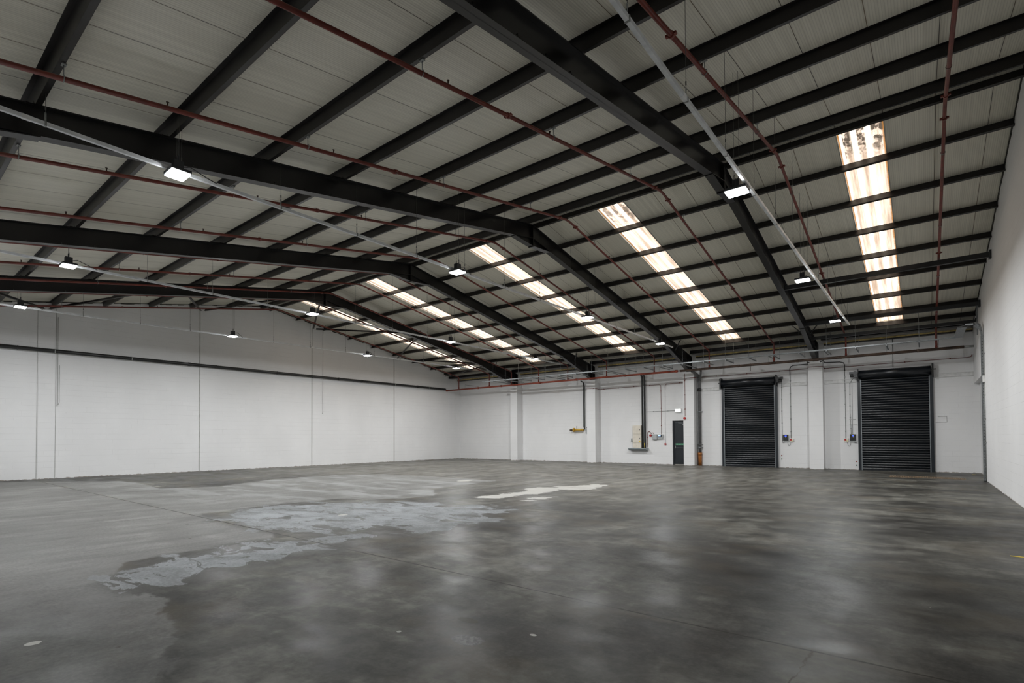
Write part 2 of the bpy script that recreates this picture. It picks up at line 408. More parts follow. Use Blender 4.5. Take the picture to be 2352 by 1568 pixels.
def tube(bm, pts, r, n=10, caps=True):
    """A round pipe along a polyline, mitred at its bends."""
    pts = [Vector(p) for p in pts]
    rings = []; ref = None
    for i, p in enumerate(pts):
        d0 = (p - pts[i - 1]).normalized() if i else None
        d1 = (pts[i + 1] - p).normalized() if i < len(pts) - 1 else None
        t = ((d0 or d1) + (d1 or d0)).normalized()
        if ref is None:
            ref = Vector((0, 0, 1)) if abs(t.z) < 0.9 else Vector((1, 0, 0))
        s = t.cross(ref)
        if s.length < 1e-4: s = t.cross(Vector((0, 1, 0)))
        s.normalize(); u = s.cross(t).normalized(); ref = u
        k = 1.0
        if d0 is not None and d1 is not None:
            k = min(1.6, 1.0 / max(0.3, math.cos(d0.angle(d1) / 2)))
        rings.append([bm.verts.new(p + (s * math.cos(2 * PI * j / n) + u * math.sin(2 * PI * j / n)) * r * (1 if k == 1 else (1 + (k - 1) * 0.5))) for j in range(n)])
    for a, b in zip(rings, rings[1:]):
        for j in range(n):
            k = (j + 1) % n
            f = bm.faces.new((a[j], a[k], b[k], b[j])); f.smooth = True
    if caps:
        bm.faces.new(rings[0][::-1]); bm.faces.new(rings[-1])
    return bm
def arc(c, r, a0, a1, ax, n=6):
    """Points of an arc in the plane normal to ax (0: yz, 1: xz)."""
    out = []
    for i in range(n + 1):
        a = a0 + (a1 - a0) * i / n
        u, v = r * math.cos(a), r * math.sin(a)
        out.append((c[0], c[1] + u, c[2] + v) if ax == 0 else (c[0] + u, c[1], c[2] + v))
    return out
def obj(name, bm, mat, parent=None, loc=None, bevel=0.0):
    me = bpy.data.meshes.new(name)
    bmesh.ops.recalc_face_normals(bm, faces=bm.faces[:])
    if bevel:
        eds = [e for e in bm.edges if len(e.link_faces) == 2 and e.calc_face_angle(0) > 0.8]
        bmesh.ops.bevel(bm, geom=eds, offset=bevel, segments=2, affect='EDGES', profile=0.6)
    bm.to_mesh(me); bm.free()
    me.materials.append(MT[mat] if isinstance(mat, str) else mat)
    o = bpy.data.objects.new(name, me); C.objects.link(o)
    if parent is not None: o.parent = parent
    if loc is not None: o.location = loc
    return o
def tag(o, label, cat=None, group=None):
    o['label'] = label
    if cat: o['category'] = cat
    if group: o['group'] = group
    return o
def thing(name, label, cat, loc=(0, 0, 0), group=None):
    o = bpy.data.objects.new(name, None); C.objects.link(o)
    o.location = loc; o.empty_display_size = 0.2
    return tag(o, label, cat, group)
def struct(name, bm, mat, label=None, parent=None, loc=None):
    o = obj(name, bm, mat, parent, loc)
    if parent is None: o['kind'] = 'structure'
    if label: o['label'] = label
    return o
def dup(root, loc, label, group=None):
    r = root.copy(); C.objects.link(r); r.location = loc; r['label'] = label
    if group: r['group'] = group
    for ch in list(root.children):
        c = ch.copy(); C.objects.link(c); c.parent = r
        for g in list(ch.children):
            d = g.copy(); C.objects.link(d); d.parent = c
    return r
ORD = ['first', 'second', 'third', 'fourth', 'fifth', 'sixth', 'seventh', 'eighth', 'ninth', 'tenth', 'eleventh']
NEARO = ['nearest', 'second nearest', 'third nearest', 'fourth nearest', 'fifth nearest']

# ------------------------------------------------------------------ floor
def sdf(P, poly):
    """Signed distance of points P (n,2) to a polygon: negative inside."""
    poly = np.array(poly, float); n = len(poly)
    d = np.full(len(P), 1e9); ins = np.zeros(len(P), bool)
    for i in range(n):
        a, b = poly[i], poly[(i + 1) % n]
        e = b - a; w = P - a
        t = np.clip((w @ e) / max(e @ e, 1e-9), 0, 1)
        d = np.minimum(d, np.hypot(*(w - t[:, None] * e).T))
        c = (a[1] > P[:, 1]) != (b[1] > P[:, 1])
        with np.errstate(divide='ignore', invalid='ignore'):
            xi = (b[0] - a[0]) * (P[:, 1] - a[1]) / (b[1] - a[1]) + a[0]
        ins ^= c & (P[:, 0] < xi)
    return np.where(ins, -d, d)
COAT = [(-27.4, 3.0), (-23.97, 6.17), (-21.46, 6.35), (-19.11, 6.0), (-18.23, 7.44), (-19.63, 9.92), (-19.83, 12.56), (-18.38, 14.34), (-15.36, 14.45), (-12.11, 14.42), (-11.9, 10.88), (-11.59, 10.94), (-10.41, 9.75), (-10.7, 8.56), (-11.89, 7.86), (-12.12, 5.94), (-11.86, 4.43), (-8.45, 4.33), (-8.14, 4.15), (-7.94, 3.95), (-7.99, 3.46), (-8.02, 2.72), (-7.98, 2.24), (-7.55, 1.92), (-6.87, 1.79), (-6.38, 1.85), (-5.9, 1.90), (-5.3, 1.72), (-4.6, 1.60), (-3.9, 1.3), (-3.3, 0.6), (-3.0, -1.1), (-27.4, -1.1)]
RES = [[(-11.84, 5.78), (-11.74, 6.84), (-10.42, 7.8), (-9.38, 8.82), (-8.57, 8.4), (-7.86, 9.16), (-6.78, 8.62), (-6.97, 7.89), (-6.43, 7.51), (-6.57, 7.0), (-7.1, 6.93), (-6.48, 6.35), (-6.44, 6.0), (-6.68, 5.93), (-7.23, 6.21), (-7.7, 5.3), (-7.98, 4.96), (-7.6, 4.86), (-8.36, 4.67), (-8.7, 4.42), (-9.81, 4.44), (-10.42, 4.47), (-10.72, 4.41), (-10.83, 4.77), (-11.77, 5.38)],
       [(-7.46, 4.39), (-7.23, 4.9), (-6.98, 5.45), (-6.81, 5.77), (-6.64, 5.77), (-6.54, 5.54), (-6.93, 5.18), (-7.02, 4.83), (-7.04, 4.6)],
       [(-7.76, 2.36), (-7.9, 2.68), (-7.6, 2.94), (-7.74, 3.21), (-7.96, 3.45), (-7.93, 3.83), (-7.74, 3.85), (-7.56, 3.74), (-7.61, 4.07), (-7.47, 4.17), (-6.8, 4.09), (-6.73, 3.87), (-6.7, 3.31), (-6.5, 3.04), (-6.51, 2.76), (-6.52, 2.39), (-6.49, 2.08), (-6.45, 1.87), (-6.98, 1.82), (-7.19, 2.0), (-7.26, 2.19)]]
WHITE = [[(-9.21, 10.11), (-9.23, 10.91), (-9.0, 11.96), (-9.59, 12.74), (-9.52, 13.23), (-9.01, 13.59), (-9.31, 14.3), (-8.75, 14.22), (-8.6, 15.29), (-8.11, 15.38), (-7.89, 14.38), (-7.74, 13.24), (-8.58, 13.05), (-8.37, 12.05), (-8.44, 11.47), (-8.52, 10.6), (-8.91, 10.17)],
         [(-8.09, 10.85), (-8.09, 11.23), (-7.63, 11.5), (-7.45, 11.13), (-7.54, 10.86), (-7.88, 10.7)], [(-7.84, 10.27), (-7.76, 10.5), (-7.52, 10.5), (-7.6, 10.28)]]
xs = np.arange(XL - 0.3, XR + 0.601, 0.1); ys = np.arange(YF - 0.3, YB + 0.401, 0.1)
gx, gy = np.meshgrid(xs, ys, indexing='ij')
P2 = np.c_[gx.ravel(), gy.ravel()]
nx, ny = len(xs), len(ys)
ii, jj = np.meshgrid(np.arange(nx - 1), np.arange(ny - 1), indexing='ij')
q = (ii * ny + jj).ravel()
quads = np.c_[q, q + ny, q + ny + 1, q + 1]
me = bpy.data.meshes.new('floor')
me.from_pydata(np.c_[P2, np.zeros(len(P2))].tolist(), [], quads.tolist())
def fattr(name, val):
    a = me.attributes.new(name, 'FLOAT', 'POINT'); a.data.foreach_set('value', np.ascontiguousarray(val, dtype=np.float32))
fattr('coat', sdf(P2, COAT))
fattr('residue', np.min([sdf(P2, r) for r in RES], axis=0))
fattr('whitewash', np.min([sdf(P2, r) for r in WHITE], axis=0))
me.materials.append(MT['floor'])
fl = bpy.data.objects.new('floor', me); C.objects.link(fl); fl['kind'] = 'structure'
fl['label'] = 'grey power-floated concrete floor with pale patches and joints'

# ------------------------------------------------------------------ walls
T = 0.3
ztop = lambda y: zr(y, ZS) + 0.12
bm = BM()
prism(bm, [(YF - T, -0.1), (YB + T, -0.1), (YB + T, ztop(YB + T)), (YR, ztop(YR)), (YF - T, ztop(YF - T))], 0, XL - T, XL)
for y0, y1 in ((4.53, 5.05), (10.44, 11.02), (16.37, 16.81), (22.30, 22.88)):    # bonded piers, just proud of the wall face
    prism(bm, [(y0, 0), (y1, 0), (y1, ztop(y1) - 0.15), (y0, ztop(y0) - 0.15)], 0, XL - 0.01, XL + 0.02)
struct('wall_left', bm, 'wall_y', 'white painted blockwork gable wall at the far end of the hall')
# right gable with the shallow blocked-up opening in its far corner
RY0, RY1, RZ, RD = 24.05, YB, 3.68, 0.17
bm = BM()
prism(bm, [(YF - T, -0.1), (RY0, -0.1), (RY0, RZ), (YB + T, RZ), (YB + T, ztop(YB + T)), (YR, ztop(YR)), (YF - T, ztop(YF - T))], 0, XR, XR + T)
box(bm, (XR + RD, RY0, -0.1), (XR + T, YB + T, RZ))
struct('wall_right', bm, 'wall_y', 'white painted blockwork gable wall beside the camera')
DX0, DX1, DZ = -11.10, -10.27, 2.46
bm = BM()
zt = zr(YB, ZS) + 0.1
box(bm, (XL, YB, -0.1), (DX0, YB + T, zt)); box(bm, (DX1, YB, -0.1), (XR + T, YB + T, zt)); box(bm, (DX0, YB, DZ), (DX1, YB + T, zt))
struct('wall_back', bm, 'wall_x', 'white painted blockwork wall with the roller shutters')
bm = BM(); box(bm, (XL, YF - T, -0.1), (XR, YF, zr(YF, ZS) + 0.1))
struct('wall_front', bm, 'wall_x', 'white painted blockwork wall behind the camera')

# ------------------------------------------------------------------ roof lining with rooflight openings
SKX = [-1.515, -7.85, -13.28, -19.62, -25.02]
SKY0, SKY1 = 13.98, 26.95
TH = 0.09
bm = BM()
def slab(x0, x1, y0, y1):
    poly = [(y0, zr(y0, ZS)), (y1, zr(y1, ZS)), (y1, zr(y1, ZS) + TH), (y0, zr(y0, ZS) + TH)]
    prism(bm, poly, 0, x0, x1)
slab(XL - 0.3, XR + 0.3, YF - 0.35, YR)
slab(XL - 0.3, XR + 0.3, YR, SKY0)
slab(XL - 0.3, XR + 0.3, SKY1, YB + 0.35)
ex = [XL - 0.3] + sum([[x, x + 0.905] for x in sorted(SKX)], []) + [XR + 0.3]
for a, b in zip(ex[::2], ex[1::2]):
    slab(a, b, SKY0, SKY1)
o = struct('ceiling', bm, 'lining', 'beige ribbed roof lining on both slopes')
# rooflights: corrugated translucent sheets in steel edge trims
for k, x in enumerate(SKX):
    bm = BM()
    prof = [(0, 0), (0.24, 0), (0.265, 0.03), (0.335, 0.03), (0.36, 0), (0.54, 0), (0.565, 0.03), (0.635, 0.03), (0.66, 0), (0.905, 0)]
    ny_ = 14
    rows = []
    for i in range(ny_ + 1):
        y = (SKY1 - SKY0) * i / ny_
        rows.append([bm.verts.new((a, y, -SL * y + h)) for a, h in prof])
    for r0, r1 in zip(rows, rows[1:]):
        for a in range(len(prof) - 1):
            bm.faces.new((r0[a], r0[a + 1], r1[a + 1], r1[a]))
    w = struct('window_%d' % (k + 1), bm, 'sheet', '%s rooflight strip in the roof slope above the shutter wall' % NEARO[k], loc=(x, SKY0, zr(SKY0, ZS) + 0.05))
    for s_ in (0, 1):
        b2 = BM()
        xx = 0.905 * s_
        beam(b2, (xx, 0, -0.045), (xx, SKY1 - SKY0, -0.045 - SL * (SKY1 - SKY0)), 0.012, 0.06)
        obj('edge_trim', b2, 'grey', w)

def gable_seal(n, x0, x1, label):
    g = BM(); rnd = random.Random(n)
    ys_ = [YF + (YB - YF) * i / 120 for i in range(121)]
    for a, b_ in zip(ys_, ys_[1:]):
        if a < YR < b_: continue
        h0 = 0.015 + rnd.random() * 0.05
        prism(g, [(a, zr(a, ZS) - h0), (b_, zr(b_, ZS) - h0 * (0.5 + rnd.random() * 0.8)), (b_, zr(b_, ZS) + 0.01), (a, zr(a, ZS) + 0.01)], 0, x0, x1)
    struct('trim_%d' % n, g, 'insulgrey', label)
gable_seal(10, XL - 0.01, XL + 0.025, 'ragged dark sealant along the top of the far gable wall')
gable_seal(11, XR - 0.025, XR + 0.01, 'ragged dark sealant along the top of the camera gable wall')

# ------------------------------------------------------------------ steel frames
def strip(bm, y0, z0, y1, z1, xc, w, t):
    prism(bm, [(y0, z0), (y1, z1), (y1, z1 - t), (y0, z0 - t)], 0, xc - w / 2, xc + w / 2)
DP, FW, FT = 0.45, 0.19, 0.018
def steel_frame(x, k):
    lab = ['closest black steel roof frame, crossing the ridge between the two nearest rooflights', 'second black steel roof frame from the camera, its apex above the electrical board bay',
           'third black steel roof frame from the camera', 'farthest black steel roof frame, next to the far gable wall'][k]
    g = thing('steel_frame', lab, 'roof frame', (x, YB, 0), 'portal frames of the roof')
    ox, oy = x, YB
    def put(name, bm, mat='steel'):
        bmesh.ops.translate(bm, vec=(0, -oy, 0), verts=bm.verts[:])
        return obj(name, bm, mat, g)
    for side in (-1, 1):
        yE = YF + 0.05 if side < 0 else 28.30
        zt_ = lambda y: zr(y, ZT)
        bm = BM()
        prism(bm, [(YR, zt_(YR)), (yE, zt_(yE)), (yE, zt_(yE) - DP), (YR, zt_(YR) - DP)], 0, -0.006, 0.006)
        strip(bm, YR, zt_(YR), yE, zt_(yE), 0, FW, FT)
        strip(bm, YR, zt_(YR) - DP + FT, yE, zt_(yE) - DP + FT, 0, FW, FT)
        r = put('rafter', bm)
        # apex haunch on this side
        ya = YR + side * 0.95
        bm = BM()
        prism(bm, [(ya, zt_(ya) - DP), (YR, zt_(YR) - DP), (YR, 7.80)], 0, -0.006, 0.006)
        strip(bm, ya, zt_(ya) - DP, YR, 7.80, 0, FW, FT)
        put('apex_haunch', bm)
        # eaves haunch
        ys_, ye = (1.62, YF + 0.05) if side < 0 else (24.75, 28.0)
        zb = zt_(ys_) - DP
        ze = 5.12 if side > 0 else 5.30
        bm = BM()
        prism(bm, [(ys_, zb), (ye, zt_(ye) - DP), (ye, ze)], 0, -0.006, 0.006)
        strip(bm, ys_, zb, ye, ze, 0, FW, FT)
        put('eaves_haunch', bm)
        # bolts along the bottom flange edge
        for i in range(7 if side < 0 else 0):
            y = 2.4 + i * 0.62 + (0 if i < 4 else 0.2)
            bm = BM(); cbox(bm, (0.085, y, zt_(y) - DP + 0.03), (0.03, 0.05, 0.03))
            put('flange_clip', bm)
    bm = BM(); box(bm, (-0.10, YR - 0.02, 7.76), (0.10, YR + 0.02, ZT - 0.005))
    put('apex_plate', bm)
    bm = BM()      # stanchion head above the masonry pier
    box(bm, (-0.10, 28.00, 5.06), (0.10, 28.02, zr(28.0, ZT) - 0.02)); box(bm, (-0.10, 28.30, 5.06), (0.10, 28.32, zr(28.3, ZT) - 0.02)); box(bm, (-0.006, 28.02, 5.06), (0.006, 28.30, zr(28.3, ZT) - 0.02))
    put('stanchion_head', bm)
    return g
for k, x in enumerate(FR):
    steel_frame(x, k)

# ------------------------------------------------------------------ purlins
def z_purlin(y, side, label):
    """A Z-section rail over the whole length; y is the far tip of its bottom flange (near slope) or its web (far slope)."""
    h, fl, t = 0.20, 0.07, 0.010
    yw = y - fl if side < 0 else y
    zb = zr(yw, ZT)
    g = BM()
    s = -1 if side < 0 else 1
    # cross-section about the web foot; the section leans with the roof
    sec = [(-t / 2, 0), (t / 2, 0), (t / 2, h), (-t / 2, h)]
    prism(g, sec, 0, XL + 0.01, XR - 0.005)
    prism(g, [(0, 0), (-s * fl, 0.0), (-s * fl, t), (0, t)], 0, XL + 0.01, XR - 0.005)
    prism(g, [(0, h - t), (s * fl, h - t), (s * fl, h), (0, h)], 0, XL + 0.01, XR - 0.005)
    prism(g, [(-s * (fl - 0.006), 0), (-s * fl, 0), (-s * fl, 0.022), (-s * (fl - 0.006), 0.022)], 0, XL + 0.01, XR - 0.005)
    ang = math.atan(SL) * (1 if side < 0 else -1)
    bmesh.ops.rotate(g, cent=(0, 0, 0), matrix=Matrix.Rotation(ang, 3, 'X'), verts=g.verts[:])
    t_ = thing('roof_purlin', label, 'purlin', (0, yw, zb), 'purlins under the roof lining')
    obj('z_rail', g, 'purlin', t_)
    for fx in FR:                                     # a cleat at every frame
        b = BM(); box(b, (fx - 0.05, -0.10 if side < 0 else 0.006, 0.0), (fx + 0.05, -0.006 if side < 0 else 0.10, 0.012))
        box(b, (fx - 0.05, -0.016 if side < 0 else 0.006, 0.0), (fx + 0.05, -0.006 if side < 0 else 0.016, 0.15))
        obj('cleat', b, 'purlin', t_)
    return t_
for j in range(8):
    z_purlin(11.735 - 1.684 * j, -1, 'dark steel purlin on the roof slope over the camera, %s below the ridge pair' % ORD[j])
for j in range(7):
    z_purlin(15.383 + 1.69 * j, 1, 'dark steel purlin on the rooflit roof slope, %s below the ridge pair' % ORD[j])
z_purlin(26.87, 1, 'dark steel purlin on the rooflit roof slope, lowest, just above the eaves')
z_purlin(YR - 0.22, -1, 'dark ridge purlin on the camera side of the roof ridge')
z_purlin(YR + 0.24, 1, 'dark ridge purlin on the shutter side of the roof ridge')
# eaves beam, bay by bay, with the yellow foam edge of the lining on the wall head
bays = [(FR[k] + 0.33, (XR - 0.02) if k == 0 else FR[k - 1] - 0.33) for k in range(4)] + [(XL + 0.02, FR[3] - 0.33)]
bayname = ['beside the camera gable wall', 'between the two roller shutters and the electrical board bay', 'above the yellow gas pipe', 'third from the far gable wall', 'in the corner of the far gable wall']
bayname = ['over the wider roller shutter', 'over the fire door', 'over the yellow gas valve', 'in the last bay but one', 'in the far corner bay']
for k, (a, b_) in enumerate(bays):
    t_ = thing('eaves_beam', 'black eaves beam with yellow foam edge on the wall head %s' % bayname[k], 'eaves beam', ((a + b_) / 2, 27.75, 5.9), 'eaves beams')
    cx_ = (a + b_) / 2
    g = BM(); box(g, (a - cx_, -0.42, 0.03), (b_ - cx_, -0.34, 0.19)); box(g, (a - cx_, -0.42, 0.03), (b_ - cx_, 0.0, 0.045)); obj('channel', g, 'steel', t_)
    g = BM(); box(g, (a - cx_, 0.50, -0.035), (b_ - cx_, 0.60, 0.012)); box(g, (a - cx_ + 0.4, 0.51, 0.012), (b_ - cx_ - 0.5, 0.60, 0.03)); obj('foam_edge', g, 'insul', t_)
    g = BM(); box(g, (a - cx_, 0.52, -0.085), (b_ - cx_, 0.76, -0.04)); obj('closer', g, 'black', t_)

# horizontal tie tubes between the closest frame and the gable wall
for (y, z, w, h, lab) in ((20.72, 6.80, 0.12, 0.15, 'square dark tie tube near the middle of the rooflit slope, closest bay'),
                          (24.70, 6.15, 0.12, 0.14, 'square dark tie tube low on the rooflit slope, closest bay'),
                          (26.28, 5.80, 0.10, 0.13, 'square dark tie tube just in front of the eaves, closest bay')):
    g = BM(); box(g, (FR[0] + 0.115, y - w / 2, z), (XR - 0.06, y + w / 2, z + h))
    t_ = thing('tie_tube', lab, 'strut', (0, 0, 0), 'tie tubes in the closest bay')
    obj('tube', g, 'strut', t_)
    g = BM(); box(g, (XR - 0.06, y - w / 2 - 0.04, z - 0.05), (XR - 0.002, y + w / 2 + 0.04, z + h + 0.05)); obj('wall_plate', g, 'strut', t_)
    g = BM(); box(g, (FR[0] + 0.101, y - w / 2 - 0.03, z - 0.02), (FR[0] + 0.115, y + w / 2 + 0.03, z + h)); obj('end_plate', g, 'strut', t_)
# knee braces beside the eaves purlin at each frame
for k, fx in enumerate(FR):
    for s_ in ((1, -1) if k < 3 else (1,)):
        g = BM()
        beam(g, (fx + 0.03 * s_, 26.0, zr(26.0, ZT) - 0.40), (fx + 0.50 * s_, 25.56, zr(25.56, ZT) - 0.0), 0.05, 0.012)
        tag(obj('fly_brace', g, 'steel'), 'short dark fly brace low on the %s roof frame, on its %s' % (['closest', 'second', 'third', 'farthest'][k], 'camera side' if s_ > 0 else 'far gable side'), 'brace', 'fly braces')
# wind bracing in the last bay
GX, DXX = XL + 0.12, FR[3] - 0.115
gy_ = [4.75, 10.5, 16.45, 22.5, 26.95]; dy_ = [1.6, 7.6, 13.5, 19.5, 25.5]
segs = []
for i in range(5):
    segs.append((dy_[i] + 0.09, gy_[i] - 0.09))
    if i < 4: segs.append((dy_[i + 1] - 0.09, gy_[i] + 0.09))
for i, (yd, yg) in enumerate(segs):
    g = BM()
    zo = 0.122
    beam(g, (DXX, yd, zr(yd, ZT) - zo), (GX, yg, zr(yg, ZT) - zo), 0.09, 0.012)
    beam(g, (DXX, yd, zr(yd, ZT) - zo + 0.04), (GX, yg, zr(yg, ZT) - zo + 0.04), 0.012, 0.07)
    tag(obj('wind_brace', g, 'steel'), 'dark diagonal wind brace under the last roof bay, %s counted up from the camera side' % ORD[i], 'brace', 'zigzag wind braces')

# ------------------------------------------------------------------ masonry piers on the shutter wall
pn = ['closest white block pier, between the two roller shutters', 'white block pier beside the navy fire door', 'white block pier beside the yellow gas valve', 'white block pier nearest the far corner']
for k, fx in enumerate(FR):
    g = BM()
    box(g, (-0.288, -0.547, -0.05), (0.288, 0.0, 5.06)); box(g, (-0.288, -0.18, 5.06), (0.288, 0.0, zr(28.3, ZT) - 0.0))
    tag(obj('wall_pier', g, 'wall_x', None, (fx, YB - 0.001, 0)), pn[k], 'pier', 'block piers on the shutter wall')

# ------------------------------------------------------------------ trims: wall rail, movement joints
def rail(n, x0, x1):
    g = BM(); box(g, (x0, YB - 0.022, 4.015), (x1, YB, 4.175)); box(g, (x0, YB - 0.05, 4.16), (x1, YB, 4.18)); box(g, (x0, YB - 0.05, 4.012), (x1, YB, 4.026))
    struct('trim_%d' % n, g, 'paintwhite', 'white painted steel rail along the wall at shutter-head height')
rail(1, 0.42, XR); rail(2, -3.68, -2.42); rail(3, -5.46, FR[0] - 0.29); rail(4, FR[1] + 0.29, -8.40)
for i, y in enumerate((4.50, 5.07, 10.42, 16.35, 22.27)):
    g = BM(); box(g, (XL, y - 0.022 * (1.1 if i > 1 else 0.35), 0), (XL + 0.012, y + 0.022 * (1.1 if i > 1 else 0.35), zr(y, ZS) - 0.3))
    struct('trim_%d' % (5 + i), g, 'jointgrey', 'grey movement joint in the gable wall')

# ------------------------------------------------------------------ roller shutters (door_1, door_2)
def shutter(n, x0, x1, motor, lab):
    """x0, x1: outer edges of the guides; motor: -1 at x0, +1 at x1."""
    root = bpy.data.objects.new('door_%d' % n, None); C.objects.link(root); root.location = (x0, YB, 0)
    root['kind'] = 'structure'; root['label'] = lab
    W = x1 - x0
    # curtain of curved slats
    pitch = 0.108
    prof = []
    z = 0.0
    ns = 39
    for i in range(ns):
        for a in range(8):
            t = a / 8.0
            prof.append((-0.045 - 0.030 * max(0.0, math.sin(PI * t)) ** 0.8, 0.02 + (i + t) * pitch))
    g = BM()
    L0 = [g.verts.new((0.09, y, z)) for y, z in prof]; L1 = [g.verts.new((W - 0.09, y, z)) for y, z in prof]
    for i in range(len(prof) - 1):
        f = g.faces.new((L0[i], L1[i], L1[i + 1], L0[i + 1])); f.smooth = (i % 8) not in (7, 0)
    cur = obj('curtain', g, 'navy', root)
    g = BM(); box(g, (0.09, -0.085, 0.0), (W - 0.09, -0.02, 0.07)); obj('bottom_bar', g, 'navy', root)
    for s_, xa in ((-1, 0.0), (1, W - 0.13)):
        g = BM(); box(g, (xa, -0.12, 0), (xa + 0.13, 0.0, 4.17)); gd = obj('guide', g, 'navyd', root)
        xi = xa + (0.13 if s_ < 0 else 0.0)
        g = BM(); box(g, (xi - 0.016, -0.126, 0), (xi + 0.016, -0.10, 4.10)); obj('guide_edge', g, 'guide', gd)
    # barrel with the wound curtain
    bx = [0.05, W - 0.05]
    g = BM()
    tube(g, [(bx[0] + 0.02, -0.25, 4.33), (bx[1] - 0.02, -0.25, 4.33)], 0.185, 28)
    obj('barrel', g, 'navy', root)
    g = BM(); tube(g, [(bx[0] - 0.16, -0.25, 4.36), (bx[1] + 0.16, -0.25, 4.36)], 0.022, 10); obj('shaft', g, 'black', root)
    # fascia strip from the barrel down to the curtain
    g = BM(); box(g, (0.09, -0.10, 4.15), (W - 0.09, -0.075, 4.30)); obj('fascia', g, 'navy', root)
    for s_, xa in ((-1, bx[0] - 0.02), (1, bx[1] + 0.02)):
        g = BM(); box(g, (xa - 0.012, -0.42, 4.06), (xa + 0.012, -0.02, 4.60)); box(g, (xa - 0.05, -0.10, 4.02), (xa + 0.05, -0.02, 4.20))
        pl = obj('end_plate', g, 'black', root)
        if s_ == motor:
            xm = xa + s_ * 0.02
            g = BM(); tube(g, [(xm, -0.27, 4.30), (xm + s_ * 0.26, -0.27, 4.30)], 0.075, 16); box(g, (min(xm, xm + s_ * 0.12), -0.36, 4.20), (max(xm, xm + s_ * 0.12), -0.12, 4.46)); box(g, (min(xm + s_ * 0.16, xm + s_ * 0.30), -0.30, 4.36), (max(xm + s_ * 0.16, xm + s_ * 0.30), -0.18, 4.47))
            mo = obj('motor', g, 'black', root)
            g = BM(); tube(g, [(xm + s_ * 0.07, -0.37, 4.40), (xm + s_ * 0.07, -0.39, 4.40)], 0.09, 18); obj('drive_wheel', g, 'black', mo)
        else:
            g = BM(); box(g, (xa - 0.16 if s_ < 0 else xa + 0.012, -0.06, 4.06), (xa - 0.012 if s_ < 0 else xa + 0.05, -0.02, 4.62)); obj('bracket', g, 'black', root)
    return root
shutter(1, -8.37, -5.70, 1, 'dark roller shutter next to the grey downpipe')
shutter(2, -2.37, 0.32, -1, 'dark roller shutter closest to the camera gable wall')

# ------------------------------------------------------------------ fire door (door_3)
root = bpy.data.objects.new('door_3', None); C.objects.link(root); root.location = (DX0, YB + 0.14, 0)
root['kind'] = 'structure'; root['label'] = 'navy steel fire door with push bar'
W = DX1 - DX0
g = BM(); box(g, (0, -0.03, 0), (0.075, 0.05, DZ)); box(g, (W - 0.075, -0.03, 0), (W, 0.05, DZ)); box(g, (0.075, -0.03, DZ - 0.10), (W - 0.075, 0.05, DZ)); obj('door_frame', g, 'navyd', root)
g = BM(); box(g, (0.078, 0.0, 0.01), (W - 0.078, 0.045, DZ - 0.103)); lf = obj('door_leaf', g, 'navyd', root)
g = BM(); box(g, (0.11, -0.05, 0.90), (0.15, 0.0, 1.06)); box(g, (W - 0.15, -0.05, 0.90), (W - 0.11, 0.0, 1.06)); tube(g, [(0.13, -0.06, 0.93), (W - 0.13, -0.06, 0.93)], 0.016, 10); obj('push_bar', g, 'galv', lf)
g = BM(); box(g, (0.09, -0.012, 0.82), (W - 0.09, 0.0, 0.90)); obj('mid_rail', g, 'navyd', lf)
g = BM(); box(g, (0.13, -0.006, 1.09), (W - 0.09, 0.0, 1.18)); sg = obj('push_sign', g, 'green', lf)
cu = bpy.data.curves.new('sign_text', 'FONT'); cu.body = 'PUSH BAR TO OPEN'; cu.size = 0.068; cu.extrude = 0.0008; cu.align_x = 'CENTER'; cu.align_y = 'CENTER'
tmp = bpy.data.objects.new('tmp', cu); C.objects.link(tmp)
bpy.context.view_layer.update()
tm = bpy.data.meshes.new_from_object(tmp.evaluated_get(bpy.context.evaluated_depsgraph_get()))
bpy.data.objects.remove(tmp)
tm.materials.clear(); tm.materials.append(MT['white'])
tx = bpy.data.objects.new('sign_text', tm); C.objects.link(tx); tx.parent = sg
tx.rotation_euler = (PI / 2, 0, 0); tx.location = ((0.13 + W - 0.09) / 2, -0.0075, 1.135)
g = BM(); box(g, (W - 0.30, -0.06, 2.22), (W - 0.09, 0.0, 2.29)); beam(g, (W - 0.28, -0.05, 2.31), (0.30, -0.03, 2.33), 0.018, 0.012); obj('door_closer', g, 'galv', lf)

